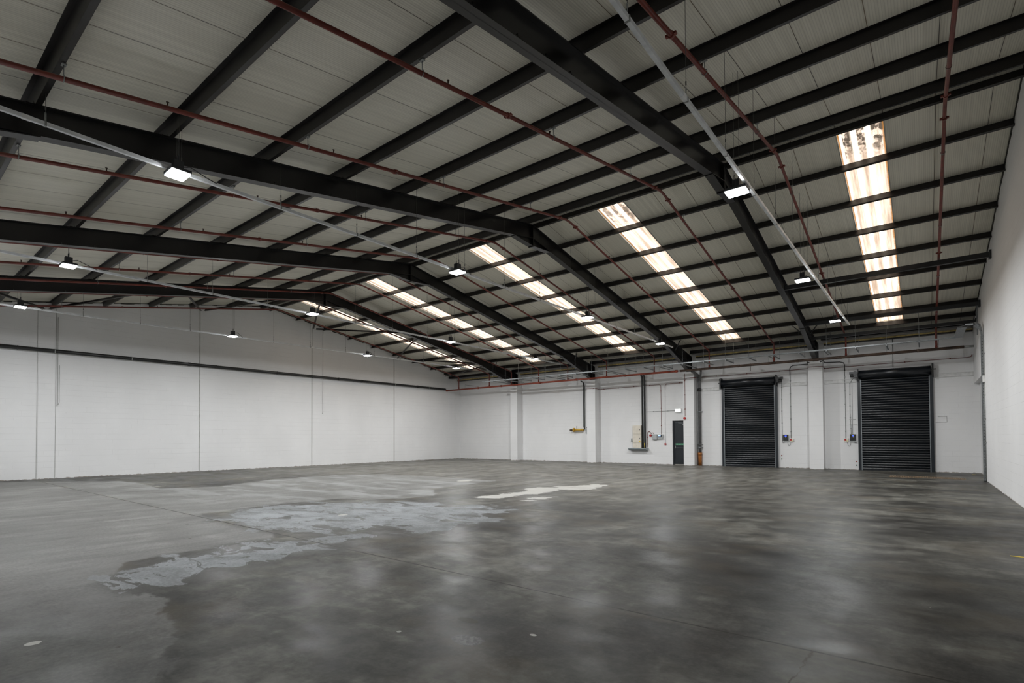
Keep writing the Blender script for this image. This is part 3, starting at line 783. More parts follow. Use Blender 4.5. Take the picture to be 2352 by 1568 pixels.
# ------------------------------------------------------------------ sprinkler pipes
PX = [0.43, -2.66, -5.55, -8.57, -11.52, -14.42, -17.07, -19.26, -21.48, -23.42, -26.32]
PZ = 8.29
RP = 0.034
YM, ZM = 27.10, 5.035
def near_brace(x, y):
    t = (x - DXX) / (GX - DXX)
    return 0 <= t <= 1 and any(abs(yd + (yg - yd) * t - y) < 0.14 for yd, yg in segs)
def sprinkler_pipe(i, x):
    t_ = thing('sprinkler_pipe', 'thin red sprinkler pipe under both roof slopes, %s counted from the camera gable wall' % ORD[i], 'pipe', (x, YM, ZM), 'red sprinkler pipes')
    def put(name, bm, mat):
        bmesh.ops.translate(bm, vec=(-x, -YM, -ZM), verts=bm.verts[:])
        return obj(name, bm, mat, t_)
    zp = lambda y: zr(y, PZ)
    g = BM()
    pts = [(x, YF + 0.15, zp(YF + 0.15))] + [(x, YR - 0.25, zp(YR - 0.25)), (x, YR - 0.08, PZ - 0.022), (x, YR + 0.08, PZ - 0.022), (x, YR + 0.25, zp(YR + 0.25))] + [(x, YM - 0.08, zp(YM - 0.08)), (x, YM - 0.02, zp(YM) - 0.02), (x, YM, zp(YM) - 0.09), (x, YM, ZM + 0.0625)]
    tube(g, pts, RP, 12)
    put('pipe', g, 'red')
    cs = [0.3, 6.95, YR - 0.47, YR + 0.47, 20.42, 26.85]
    for y in cs:
        if y < YF + 0.4: continue
        g = BM()
        d = Vector((0, 1, -SL if y > YR else SL)).normalized()
        c = Vector((x, y, zp(y)))
        tube(g, [c - d * 0.028, c + d * 0.028], RP * 1.38, 14)
        for s_ in (-1, 1):
            cbox(g, c + Vector((s_ * RP * 1.75, 0, 0)), (0.035, 0.05, 0.03))
        put('coupling', g, 'red')
    g = BM(); tube(g, [(x, YM, ZM + 0.0625), (x, YM, ZM + 0.14)], RP * 1.3, 12); put('coupling', g, 'red')
    for m in range(-5, 5):
        y = YR + 2.72 * m
        if y < 0.3 or y > 26.5 or near_brace(x, y): continue
        z = zp(y) + (0 if m else -0.02)
        g = BM(); tube(g, [(x, y, z + RP * 0.8), (x, y, z + 0.085)], 0.011, 8); tube(g, [(x, y, z + 0.085), (x, y, z + 0.09)], 0.022, 10); tube(g, [(x - 0.012, y, z + 0.05), (x - 0.012, y, z + 0.087)], 0.004, 6); tube(g, [(x + 0.012, y, z + 0.05), (x + 0.012, y, z + 0.087)], 0.004, 6)
        put('sprinkler_head', g, 'rust')
    for y in [11.72 - 3.368 * m for m in range(4)] + [15.34 + 3.38 * m for m in range(4)]:
        if near_brace(x, y): continue
        z = zp(y); ztp = zr(y, ZT)
        g = BM()
        tube(g, [(x + 0.0, y, z + 0.045), (x, y, ztp + 0.0)], 0.006, 6)
        pr = [(x + 0.042 * math.cos(a), y, z + 0.005 + 0.045 * math.sin(a)) for a in [PI / 2 + 2 * PI * q_ / 12 for q_ in range(13)]]
        tube(g, pr, 0.006, 6, False)
        cbox(g, (x, y, ztp - 0.008), (0.08, 0.05, 0.014))
        put('hanger', g, 'zinc')
    return t_
for i, x in enumerate(PX):
    sprinkler_pipe(i, x)

# main sprinkler pipe and rainwater pipes
t_ = thing('sprinkler_main', 'thick orange red sprinkler main running along the shutter wall to the far corner', 'pipe', (XL, YM, ZM))
g = BM(); tube(g, [(0.005, 0, 0), (-10.20 - XL, 0, 0)], 0.055, 16); obj('pipe', g, 'red_main', t_)
for xx in [0.02, 3.1, 5.2, 8.4, 11.1, 14.3, 17.25]:
    g = BM(); tube(g, [(xx, 0, 0), (xx + 0.12, 0, 0)], 0.070, 16); obj('coupling', g, 'red_main', t_)
for xx in [1.9, 6.1, 9.8, 13.2, 16.4]:
    g = BM(); tube(g, [(xx, 0, 0.05), (xx, 0, 0.30)], 0.006, 6); beam(g, (xx, 0, 0.30), (xx, YB - YM - 0.005, 0.30), 0.03, 0.03); obj('bracket', g, 'zinc', t_)
t_ = thing('sprinkler_main', 'dark brown rusty main pipe along the shutter wall above both roller shutters', 'pipe', (-10.1, YM, ZM))
g = BM(); tube(g, [(0.0, 0, 0), (XR - 0.35 + 10.1, 0, 0)], 0.06, 16); obj('pipe', g, 'rust', t_)
g = BM(); tube(g, [(XR - 0.35 + 10.1, 0, 0), (XR - 0.06 + 10.1, 0, 0)], 0.045, 14); obj('end_sleeve', g, 'zinc', t_)
for xx in (2.9, 5.5, 7.2, 9.9):
    g = BM(); tube(g, [(xx, 0, 0), (xx + 0.10, 0, 0)], 0.068, 16); obj('collar', g, 'rust', t_)
for xx in (1.3, 4.3, 6.6, 8.9, 10.6):
    g = BM(); tube(g, [(xx, 0, 0.055), (xx, 0, 0.36)], 0.006, 6); beam(g, (xx, 0, 0.36), (xx, YB - YM - 0.005, 0.36), 0.03, 0.03); obj('bracket', g, 'zinc', t_)
# black rainwater pipe on the far gable
t_ = thing('rainwater_pipe', 'long black rainwater pipe clipped across the far gable wall', 'pipe', (XL, 0, 5.15))
g = BM(); tube(g, [(0.17, YF + 0.02, 0), (0.17, 26.85, -0.05)], 0.075, 18); obj('pipe', g, 'black', t_)
for y in (3.9, 5.0, 7.6, 11.1, 14.2, 16.3, 19.6, 22.2, 25.2):
    g = BM()
    z_ = -0.05 * (y - YF) / 28
    tube(g, [(0.17, y - 0.02, z_), (0.17, y + 0.02, z_)], 0.083, 18); box(g, (0.0, y - 0.018, z_ - 0.02), (0.10, y + 0.018, z_ + 0.02))
    obj('pipe_clip', g, 'zinc' if y in (5.0, 7.6, 22.2, 25.2) else 'black', t_)
for y in (3.3, 9.9, 18.0, 24.2):
    g = BM(); z_ = -0.05 * (y - YF) / 28; tube(g, [(0.17, y - 0.06, z_), (0.17, y + 0.06, z_)], 0.088, 18); obj('socket', g, 'black', t_)
# grey downpipe with orange foot
t_ = thing('downpipe', 'grey rainwater downpipe with an orange foot beside the fire door pier', 'pipe', (-9.53, YB - 0.125, 0))
yb = YM - (YB - 0.125) + 0.15
g = BM(); tube(g, [(0, 0, 0.64), (0, 0, 4.72), (0.0, -0.03, 4.82), (0.0, yb + 0.1, 5.0), (0, yb, ZM - 0.02)], 0.08, 18)
tube(g, [(0.02, -0.02, 4.62), (0.10, -0.10, 4.75), (0.42, yb + 0.2, 4.98), (0.46, yb, ZM - 0.03)], 0.055, 14); obj('pipe', g, 'greypipe', t_)
g = BM(); tube(g, [(0, 0, 0.0), (0, 0, 0.58), (0, 0, 0.585), (0, 0, 0.70)], 0.098, 18); obj('drain_foot', g, 'orange', t_)
g = BM(); tube(g, [(0, 0, 0.56), (0, 0, 0.70)], 0.112, 18); obj('foot_collar', g, 'orange', t_)
for z in (0.98, 1.15, 2.9, 4.1):
    g = BM(); tube(g, [(0, 0, z - 0.02), (0, 0, z + 0.02)], 0.09, 18); box(g, (-0.14, 0.03, z - 0.015), (0.14, 0.098, z + 0.015)); obj('pipe_clip', g, 'galv', t_)
g = BM(); tube(g, [(0, 0, 4.0), (0, 0, 4.16)], 0.095, 18); obj('coupling', g, 'black', t_)
tag(obj('wall_conduit', tube(BM(), [(-9.68, YB - 0.02, 0.03), (-9.68, YB - 0.02, 4.45)], 0.013, 8), 'zinc'), 'thin grey conduit up the wall behind the grey downpipe', 'conduit')

# ------------------------------------------------------------------ lighting trunking
TZ = 5.92
trn = [((-2.385, 1.5), (-2.256, 24.15)), ((-9.45, -0.6), (-9.56, 24.7)), ((-16.62, -0.6), (-16.94, 26.1)), ((-23.30, -0.6), (-22.56, 24.2))]
tl = ['closest white lighting trunking, hung beside the closest steel frame', 'second closest white lighting trunking hung on wires', 'third closest white lighting trunking hung on wires', 'farthest white lighting trunking, in front of the far gable wall']
pur_y = [11.70 - 1.684 * j for j in range(7)] + [15.36 + 1.69 * j for j in range(6)] + [YR - 0.2]
for k, ((xa, ya), (xb, yb)) in enumerate(trn):
    t_ = thing('lighting_trunking', tl[k], 'trunking', (xa, ya, TZ), 'white lighting trunkings')
    g = BM(); beam(g, (0, 0, 0), (xb - xa, yb - ya, 0), 0.05, 0.055); obj('channel', g, 'trunk', t_)
    tx_ = lambda y: (xb - xa) * (y - ya) / (yb - ya)
    for y in pur_y:
        if y < ya + 0.1 or y > yb - 0.1: continue
        x_ = tx_(y)
        g = BM(); beam(g, (x_, y - ya - 0.012, 0), (x_ + 0.0001, y - ya + 0.012, 0), 0.060, 0.065); box(g, (x_ - 0.004, y - ya - 0.01, 0.03), (x_ + 0.004, y - ya + 0.01, 0.16)); obj('clip', g, 'zinc', t_)
        zt_ = zr(y, ZT) - TZ
        if zt_ < 0.1: continue
        g = BM(); tube(g, [(x_, y - ya, 0.03), (x_, y - ya, zt_)], 0.0035, 5); cbox(g, (x_, y - ya, 0.22), (0.014, 0.014, 0.05)); obj('suspension_wire', g, 'wire', t_)
    for y in np.arange(ya + 2.0, yb - 1, 3.05):
        x_ = tx_(y)
        g = BM(); beam(g, (x_, y - ya - 0.05, 0), (x_ + 0.0001, y - ya + 0.05, 0), 0.055, 0.060); obj('joint_sleeve', g, 'white', t_)
    for s_ in (0, 1):
        g = BM(); e = (0, -0.01, 0) if not s_ else (xb - xa, yb - ya + 0.01, 0); cbox(g, e, (0.054, 0.02, 0.059)); obj('end_cap', g, 'white', t_)

# ------------------------------------------------------------------ high bay lamps
lamps = [[(-2.5, 9.51), (-2.55, 16.07), (-2.54, 22.55)], [(-9.36, 3.19), (-9.36, 9.6), (-9.34, 16.18), (-9.42, 22.88)],
         [(-16.38, 3.22), (-16.35, 9.7), (-16.45, 16.42), (-16.52, 22.96)], [(-22.63, 3.27), (-22.44, 9.72), (-22.43, 16.38), (-22.42, 22.85)]]
al = bpy.data.lights.new('lamp_light', 'AREA'); al.shape = 'RECTANGLE'; al.size = 0.27; al.size_y = 0.20; al.energy = LAMP_W; al.color = (0.965, 0.985, 1.0)
def lamp_proto():
    t_ = thing('high_bay_lamp', '', 'lamp', (0, 0, 0), 'lit high bay lamps')
    g = BM(); box(g, (-0.18, -0.145, 0.0), (0.18, 0.145, 0.05)); obj('housing', g, 'lampbody', t_, bevel=0.012)
    g = BM(); box(g, (-0.168, -0.133, -0.022), (0.168, 0.133, -0.001)); obj('led_panel', g, 'led', t_, bevel=0.006)
    g = BM(); box(g, (-0.055, -0.055, 0.09), (0.055, 0.055, 0.20))
    for i in range(7):
        xx = -0.054 + 0.018 * i
        box(g, (xx - 0.004, -0.07, 0.07), (xx + 0.004, 0.07, 0.21))
    dr = obj('driver_box', g, 'lampbody', t_)
    for s_ in (-1, 1):
        g = BM(); beam(g, (s_ * 0.09, 0, 0.05), (s_ * 0.06, 0, 0.10), 0.03, 0.008); obj('bracket', g, 'lampbody', t_)
        g = BM()
        tube(g, [(s_ * 0.05, 0, 0.215), (s_ * 0.055, 0.0, 0.27), (s_ * 0.04, 0, 0.31), (s_ * 0.03, 0, 0.27), (s_ * 0.035, 0, 0.22)], 0.006, 6); obj('hook', g, 'lampbody', t_)
    return t_
proto = lamp_proto()
rowt = ['closest trunking', 'second closest trunking', 'third closest trunking', 'farthest trunking']
seq = {0: ['third', 'second', 'first', 'fourth'], 1: ['fourth', 'third', 'second', 'first']}
first = True
for r, row in enumerate(lamps):
    for c, (x, y) in enumerate(row):
        lab = 'lit white LED lamp under the %s, %s from the shutter wall' % (rowt[r], (seq[0] if r == 0 else seq[1])[c])
        if first:
            proto.location = (x, y, 5.82); proto['label'] = lab; t_ = proto; first = False
        else:
            t_ = dup(proto, (x, y, 5.82), lab, 'lit high bay lamps')
        lo = bpy.data.objects.new('lamp_light', al); C.objects.link(lo); lo.parent = t_; lo.location = (0, 0, -0.030)
for t_ in [o for o in list(C.objects) if o.name.startswith('high_bay_lamp')]:
    x, y, z = t_.location
    for s_ in (-1, 1):
        g = BM(); tube(g, [(s_ * 0.042, 0, 0.305), (s_ * 0.042, 0, zr(y, ZS) - z - 0.02)], 0.003, 5); obj('suspension_wire', g, 'wire', t_)
    r = min(range(4), key=lambda k: abs(trn[k][0][0] - x))
    (xa, ya), (xb, yb) = trn[r]
    tx_ = xa + (xb - xa) * (y + 0.62 - ya) / (yb - ya) - x
    tx_ -= math.copysign(0.046, tx_)
    g = BM(); tube(g, [(0.03, 0.06, 0.13), (0.06, 0.16, 0.16), (tx_ * 0.5, 0.42, 0.13), (tx_, 0.62, 0.10)], 0.008, 6); obj('flex_cable', g, 'cable', t_)

# ------------------------------------------------------------------ cable tray
TY, TZ2 = 25.50, 5.19
t_ = thing('cable_tray', 'long galvanised cable tray hung along the shutter wall', 'cable tray', (-22.7, TY, TZ2))
Ltr = 0.97 + 22.7
g = BM()
for s_ in (0, 0.10):
    box(g, (0, s_ - 0.003, 0), (Ltr, s_ + 0.003, 0.045))
box(g, (0, 0, -0.003), (Ltr, 0.10, 0.003))
for i in range(0, int(Ltr / 0.10)):
    xx = 0.05 + i * 0.10
    box(g, (xx - 0.012, -0.0045, 0.014), (xx + 0.012, -0.0031, 0.030))
obj('tray', g, 'galv', t_)
g = BM()
for yy in (0.03, 0.055, 0.08):
    tube(g, [(0.4, yy, 0.016), (Ltr - 0.3, yy, 0.016)], 0.011, 6)
obj('cables', g, 'cable', t_)
xx = 1.0; i = 0
while xx < Ltr - 0.1:
    ln = 1.36 if i % 4 else (2.1 if xx < 14 else 1.36)
    g = BM(); beam(g, (xx, -0.04, -0.025), (xx, ln, -0.025), 0.041, 0.041); ar = obj('support_arm', g, 'galv', t_)
    for yy in (-0.02, ln - 0.05):
        yw = TY + yy
        if yy > 0 and ln > 1.5: continue
        zz = zr(min(yw, 28), ZT) - TZ2
        g = BM(); tube(g, [(xx, yy, -0.06), (xx, yy, zz)], 0.006, 6); cbox(g, (xx, yy, -0.05), (0.03, 0.03, 0.012)); obj('hanging_rod', g, 'galv', ar)
    xx += 1.028; i += 1
# ramp at the end and the drop on the gable wall
g = BM()
ox = -22.7
def Q(x, y, z): return (x - ox, y - TY, z - TZ2)
def panel(bm, a, b, w):
    a0 = Vector(Q(*a)); b0 = Vector(Q(*b))
    for k2, off in ((0, 0), (1, 0)):
        pass
    beam(bm, a0, b0, w, 0.006)
panel(g, (1.04, 25.62, 5.20), (1.09, 24.05, 5.33), 0.24)
panel(g, (0.98, 24.05, 5.335), (1.20, 24.05, 5.40), 0.20)
for s_ in (-0.12, 0.12):
    beam(g, Q(1.04 + s_, 25.62, 5.215), Q(1.09 + s_, 24.05, 5.345), 0.006, 0.045)
obj('ramp', g, 'galv', t_)
t_ = thing('cable_tray', 'vertical galvanised cable tray on the end of the camera gable wall', 'cable tray', (XR, 23.72, 0))
g = BM()
box(g, (-0.075, -0.06, 0.02), (-0.070, 0.20, 4.95)); box(g, (-0.075, 0.195, 0.02), (-0.012, 0.20, 4.95)); box(g, (-0.075, -0.06, 0.02), (-0.012, -0.055, 4.95))
bend = [(-0.045, 0.07, 4.95), (-0.055, 0.075, 5.10), (-0.09, 0.10, 5.25), (-0.2, 0.2, 5.38), (-0.40, 0.33, 5.41)]
for a, b_ in zip(bend, bend[1:]): beam(g, a, b_, 0.20, 0.05, (1, 0, 0) if a[2] < 5.3 else (0, 0, 1))
n0 = len(g.faces)
for i in range(48):
    zz = 0.12 + i * 0.10
    box(g, (-0.0765, -0.040, zz - 0.014), (-0.0752, -0.026, zz + 0.014))
    box(g, (-0.052, -0.0615, zz - 0.013), (-0.036, -0.0602, zz + 0.013))
g.faces.ensure_lookup_table()
for f in g.faces[n0:]: f.material_index = 1
tr_ = obj('tray', g, 'galv', t_); tr_.data.materials.append(MT['black'])
g = BM(); box(g, (-0.06, -0.03, 0.01), (-0.012, 0.16, 0.10)); obj('tray_foot', g, 'black', t_)
g = BM(); tube(g, [(-0.05, 0.02, 0.1), (-0.05, 0.02, 4.9), (-0.06, 0.03, 5.15), (-0.15, 0.14, 5.40), (-0.30, 0.28, 5.47)], 0.018, 8); obj('cable', g, 'cable', t_)
t_ = thing('wall_conduit', 'thin grey conduit with a junction box up the camera gable wall beside the vertical tray', 'conduit', (XR, 23.55, 0))
g = BM(); tube(g, [(-0.022, 0, 0.03), (-0.022, 0, 4.75)], 0.014, 8); obj('pipe', g, 'zinc', t_)
for z in (0.5, 1.3, 2.1, 2.9, 3.6, 4.3):
    g = BM(); box(g, (-0.04, -0.025, z - 0.02), (0.0, 0.025, z + 0.02)); obj('saddle', g, 'zinc', t_)
g = BM(); box(g, (-0.065, -0.07, 3.33), (0.0, 0.07, 3.56)); obj('junction_box', g, 'white', t_, bevel=0.008)
# slotted strut over the gable wall, by the eaves
tag(obj('slotted_strut', beam(BM(), (XR - 0.04, 25.6, 5.25), (XR - 0.04, 25.6, 6.42), 0.04, 0.04), 'galv'), 'short upright slotted strut on the camera gable wall by the eaves', 'strut')

# ------------------------------------------------------------------ wall services on the shutter wall
def conduit(name, pts, r, mat, label, saddles=0, cat='conduit'):
    t_ = thing(name, label, cat, pts[0])
    o0 = Vector(pts[0])
    g = BM(); tube(g, [Vector(p) - o0 for p in pts], r, 8); obj('pipe', g, mat, t_)
    if saddles:
        P = [Vector(p) for p in pts]
        ln = sum((b - a).length for a, b in zip(P, P[1:]))
        for k in range(saddles):
            s = ln * (k + 0.5) / saddles
            for a, b in zip(P, P[1:]):
                l = (b - a).length
                if s <= l:
                    c = a + (b - a) * (s / l) - o0
                    g = BM(); cbox(g, c, (r * 2 + 0.024, r * 2 + 0.004, r * 2 + 0.024)); obj('saddle', g, mat, t_)
                    break
                s -= l
    return t_
yc = YB - 0.02
yp = YB - 0.567          # pier face
rx = 0.011
conduit('alarm_conduit', [(-9.40, yc, 4.77), (-7, yc, 4.78), (FR[0] - 0.312, yc, 4.80), (FR[0] - 0.312, yp, 4.81), (FR[0] + 0.312, yp, 4.80), (FR[0] + 0.312, yc, 4.75), (-1.5, yc, 4.77), (1.45, yc, 4.77), (1.55, yc, 4.79), (1.58, yc, 4.88)], rx, 'red', 'thin red alarm conduit above both roller shutters', 8)
conduit('alarm_conduit', [(FR[2] - 0.312, yp, 4.53), (FR[2] + 0.312, yp, 4.53), (FR[2] + 0.312, yc, 4.49), (-15.2, yc, 4.495), (-12.9, yc, 4.52), (-11.82, yc, 4.53), (-11.74, yc, 4.46), (-11.73, yc, 1.70)], rx, 'red', 'thin red alarm conduit from the gas valve pier down to the fire panel', 8)
conduit('alarm_conduit', [(-11.49, yc, 4.22), (-11.49, yc, 4.46), (-11.40, yc, 4.54), (-10.40, yc, 4.56), (-10.30, yc, 4.60)], rx, 'red', 'short red alarm conduit over the fire door', 2)
conduit('alarm_conduit', [(-10.16, yp, 4.98), (-10.16, yp, 2.66)], rx, 'red', 'red alarm conduit down the fire door pier to the sounder', 3)
conduit('alarm_conduit', [(-10.12, yp, 4.66), (-10.05, yp, 4.73), (FR[1] + 0.2, yp, 4.74), (FR[1] + 0.312, yp, 4.73), (FR[1] + 0.312, yc, 4.74), (-9.42, yc, 4.77)], rx, 'red', 'red alarm conduit crossing the head of the fire door pier', 1)
conduit('wall_conduit', [(-11.50, yc, 4.20), (-11.50, yc, 1.22)], 0.009, 'paintwhite', 'white conduit down to the red call point', 4)
conduit('wall_conduit', [(-12.62, yc, 3.00), (-10.90, yc, 3.01)], 0.010, 'zinc', 'level grey conduit to the lit exit sign', 2)
# sounders, call point
def sounder(loc, lab):
    t_ = thing('alarm_sounder', lab, 'alarm', loc)
    g = BM(); tube(g, [(0, 0, 0), (0, -0.045, 0)], 0.062, 18); obj('base', g, 'white', t_)
    g = BM(); tube(g, [(0, -0.045, 0), (0, -0.075, 0), (0, -0.076, 0), (0, -0.105, 0)], 0.066, 18); obj('horn', g, 'bell', t_)
    return t_
sounder((-10.17, YB - 0.548, 2.56), 'round red alarm sounder on the fire door pier')
sounder((-12.36, YB - 0.001, 1.64), 'round red alarm sounder beside the grey fire panel')
t_ = thing('call_point', 'small red break-glass call point beside the fire door', 'alarm', (-11.50, YB - 0.001, 1.14))
g = BM(); cbox(g, (0, -0.025, 0), (0.10, 0.05, 0.10)); obj('box', g, 'bell', t_, bevel=0.008)
g = BM(); cbox(g, (0, -0.052, 0), (0.06, 0.006, 0.035)); obj('glass', g, 'white', t_)
conduit('alarm_conduit', [(-12.56, yc, 0.95), (-12.57, yc, 1.78), (-12.52, yc, 1.86), (-12.42, yc, 1.86), (-12.37, yc, 1.80), (-12.36, yc, 1.73)], 0.010, 'red', 'looped red conduit between electrical board shelf and red sounder', 3)
conduit('alarm_conduit', [(-12.33, yc, 1.72), (-12.31, yc, 1.79), (-12.22, yc, 1.79), (-12.19, yc, 1.72)], 0.010, 'red', 'short bent red conduit from red sounder to the grey fire panel')
# fire panels
t_ = thing('battery_box', 'plain grey box joined to the fire panel with a display', 'panel', (-12.11, YB - 0.001, 1.40))
g = BM(); box(g, (-0.14, -0.12, 0), (0.14, 0, 0.30)); obj('case', g, 'grey', t_, bevel=0.008)
g = BM(); box(g, (-0.10, -0.123, 0.24), (-0.07, -0.12, 0.27)); obj('lock', g, 'black', t_)
t_ = thing('fire_panel', 'grey fire alarm panel with a lit display', 'panel', (-11.78, YB - 0.001, 1.45))
g = BM(); box(g, (-0.16, -0.11, 0), (0.16, 0, 0.24)); obj('case', g, 'grey', t_, bevel=0.01)
g = BM(); box(g, (-0.13, -0.114, 0.08), (0.11, -0.108, 0.22)); fp = obj('keypad', g, 'lampbody', t_)
g = BM(); box(g, (-0.105, -0.118, 0.145), (0.035, -0.1135, 0.20)); obj('display', g, 'lcd', fp)
# exit sign
t_ = thing('exit_sign', 'lit pale exit sign box on the wall above the fire door', 'sign', (-10.73, YB - 0.001, 2.90))
g = BM(); box(g, (-0.17, -0.09, 0), (0.17, 0, 0.20)); obj('case', g, 'white', t_, bevel=0.008)
g = BM(); box(g, (-0.155, -0.094, 0.03), (0.155, -0.089, 0.19)); obj('lit_face', g, 'exit', t_)
# electrical board, shelf, cable ducts
t_ = thing('wall_shelf', 'slate grey shelf under the cream electrical board', 'shelf', (-13.08, YB - 0.001, 0.77))
g = BM(); prism(g, [(0, 0), (-0.22, 0.0), (-0.34, 0.09), (-0.34, 0.14), (0, 0.14)], 0, -0.56, 0.56)
obj('board', g, 'slate', t_)
t_ = thing('electrical_board', 'tall cream electrical board of three doors standing on the grey shelf', 'cabinet', (-13.15, YB - 0.001, 0.912))
g = BM(); box(g, (-0.26, -0.19, 0), (0.26, 0, 1.31)); obj('case', g, 'cream', t_)
for z0, z1 in ((0.01, 0.29), (0.30, 0.81), (0.82, 1.30)):
    g = BM(); box(g, (-0.255, -0.21, z0), (0.255, -0.191, z1)); d_ = obj('door', g, 'cream', t_, bevel=0.006)
    g = BM(); cbox(g, (0.19 if z1 > 0.3 else 0.0, -0.214, (z0 + z1) / 2), (0.03 if z1 > 0.3 else 0.012, 0.014, 0.06 if z1 > 0.3 else 0.012)); obj('lock', g, 'black', d_)
    if z0 == 0.30:
        g = BM(); cbox(g, (0.19, -0.212, z0 + 0.07), (0.07, 0.003, 0.07)); obj('warning_tag', g, 'yellowtag', d_)
t_ = thing('socket_box', 'small grey metal box on the outer side of the electrical board', 'box', (-13.50, YB - 0.001, 1.28))
g = BM(); box(g, (-0.07, -0.10, 0), (0.07, 0, 0.19)); obj('case', g, 'zinc', t_)
for z in (0.06, 0.13):
    g = BM(); box(g, (-0.055, -0.104, z - 0.02), (0.055, -0.0995, z + 0.02)); obj('cover', g, 'grey', t_)
t_ = thing('cable_duct', 'pair of thick black cable ducts rising from the electrical board', 'cable duct', (-12.745, YB - 0.001, 0.915))
for xx, r in ((-0.075, 0.055), (0.065, 0.045)):
    g = BM(); tube(g, [(xx, -0.10, 0), (xx, -0.10, 3.95), (xx, -0.13, 4.12), (xx, -0.26, 4.24)], r, 12); obj('duct', g, 'black', t_)
g = BM(); tube(g, [(0.0, -0.11, 0.02), (0.0, -0.11, 4.0)], 0.018, 8); obj('armoured_cable', g, 'grey', t_)
g = BM(); tube(g, [(0.055, -0.155, 0.03), (0.04, -0.16, 0.28)], 0.014, 8); obj('earth_cable', g, 'yellowtag', t_)
# black cables and gas pipe
t_ = thing('cable_duct', 'black cable duct ending above the yellow gas valve', 'cable duct', (-16.77, YB - 0.001, 2.2))
g = BM(); tube(g, [(0.05, -0.06, -0.16), (0, -0.06, 0.02), (0, -0.06, 2.68), (-0.02, -0.1, 2.80), (-0.12, -0.22, 2.90)], 0.036, 10); obj('duct', g, 'black', t_)
g = BM(); tube(g, [(0.06, -0.04, -0.05), (0.06, -0.04, 2.55)], 0.022, 8); obj('conduit', g, 'zinc', t_)
t_ = thing('gas_valve', 'short yellow gas pipe with flange and shut-off valve sticking out of the wall', 'gas pipe', (-17.0, YB - 0.001, 2.02))
g = BM(); tube(g, [(0.15, 0.0, 0), (0.15, -0.12, 0), (0.12, -0.18, 0), (0.05, -0.20, 0), (-0.36, -0.20, 0)], 0.062, 16); obj('pipe', g, 'yellow', t_)
g = BM(); tube(g, [(-0.36, -0.2, 0), (-0.45, -0.2, 0)], 0.125, 18); obj('flange', g, 'yellow', t_)
g = BM(); tube(g, [(-0.45, -0.2, 0), (-0.56, -0.2, 0)], 0.04, 12); tube(g, [(-0.55, -0.2, -0.01), (-0.70, -0.2, -0.01)], 0.055, 12); obj('valve', g, 'rust', t_)
g = BM(); tube(g, [(-0.69, -0.2, -0.04), (-0.69, -0.2, -0.18)], 0.02, 8); obj('tail', g, 'paintwhite', t_)
g = BM(); tube(g, [(-0.22, -0.2, 0.05), (-0.22, -0.2, 0.22), (-0.17, -0.2, 0.22)], 0.014, 8); obj('test_nipple', g, 'zinc', t_)
t_ = thing('isolator_box', 'small pale grey box with cables between the yellow gas valve and its pier', 'box', (-16.58, YB - 0.001, 1.80))
g = BM(); box(g, (-0.065, -0.08, 0), (0.065, 0, 0.21)); obj('case', g, 'grey', t_, bevel=0.01)
g = BM(); tube(g, [(-0.03, -0.05, 0.20), (-0.03, -0.06, 0.30), (0.0, -0.05, 0.38)], 0.016, 8); obj('cable', g, 'black', t_)
# shutter controls
def control(x, s, lab1, lab2):
    t_ = thing('shutter_control', lab1, 'control box', (x, YB - 0.001, 1.30))
    g = BM(); box(g, (-0.115, -0.10, 0.04), (0.115, 0, 0.33)); obj('case', g, 'black', t_, bevel=0.01)
    g = BM(); box(g, (-0.11, -0.08, -0.01), (0.11, 0, 0.04)); obj('base', g, 'grey', t_)
    g = BM(); box(g, (-0.03, -0.104, 0.245), (0.045, -0.0995, 0.285)); obj('screen', g, 'screen', t_)
    g = BM(); box(g, (0.0, -0.103, 0.18), (0.016, -0.0995, 0.235)); obj('buttons', g, 'white', t_)
    g = BM(); tube(g, [(0.08 * s, -0.04, -0.01), (0.10 * s, -0.05, -0.16), (0.15 * s, -0.05, -0.22), (0.20 * s, -0.05, -0.16), (0.22 * s, -0.04, -0.021)], 0.008, 6); obj('hanging_cable', g, 'greycable', t_)
    g = BM(); tube(g, [(-0.05 * s, -0.04, -0.01), (-0.08 * s, -0.05, -0.07), (-0.13 * s, -0.04, -0.07), (-0.16 * s, -0.03, 0.0)], 0.008, 6); obj('side_cable', g, 'cable', t_)
    xi = x + s * 0.26
    t2 = thing('isolator_switch', lab2, 'switch', (xi, YB - 0.001, 1.29))
    g = BM(); box(g, (-0.085, -0.07, -0.01), (0.085, 0, 0.15)); obj('case', g, 'cream', t2, bevel=0.01)
    g = BM(); box(g, (-0.07, -0.085, 0.055), (0.0, -0.069, 0.13)); obj('red_knob', g, 'bell', t2)
    g = BM(); box(g, (0.02, -0.074, 0.02), (0.065, -0.0695, 0.06)); obj('label_tag', g, 'yellowtag', t2)
control(-5.36, 1, 'black shutter control with blue screen beside the shutter by the downpipe', 'cream isolator with red switch beside the shutter by the downpipe')
control(-2.58, -1, 'black shutter control with blue screen beside the closest shutter', 'cream isolator with red switch beside the closest shutter')
conduit('wall_conduit', [(-5.52, yc, 1.33), (-5.52, yc, 4.15), (-5.50, yc - 0.05, 4.25)], 0.010, 'zinc', 'grey conduit from the shutter motor down to the control box near the downpipe', 5)
conduit('wall_conduit', [(-5.13, yc, 1.46), (-5.13, yc, 4.58)], 0.012, 'zinc', 'grey conduit above the isolator near the downpipe', 5)
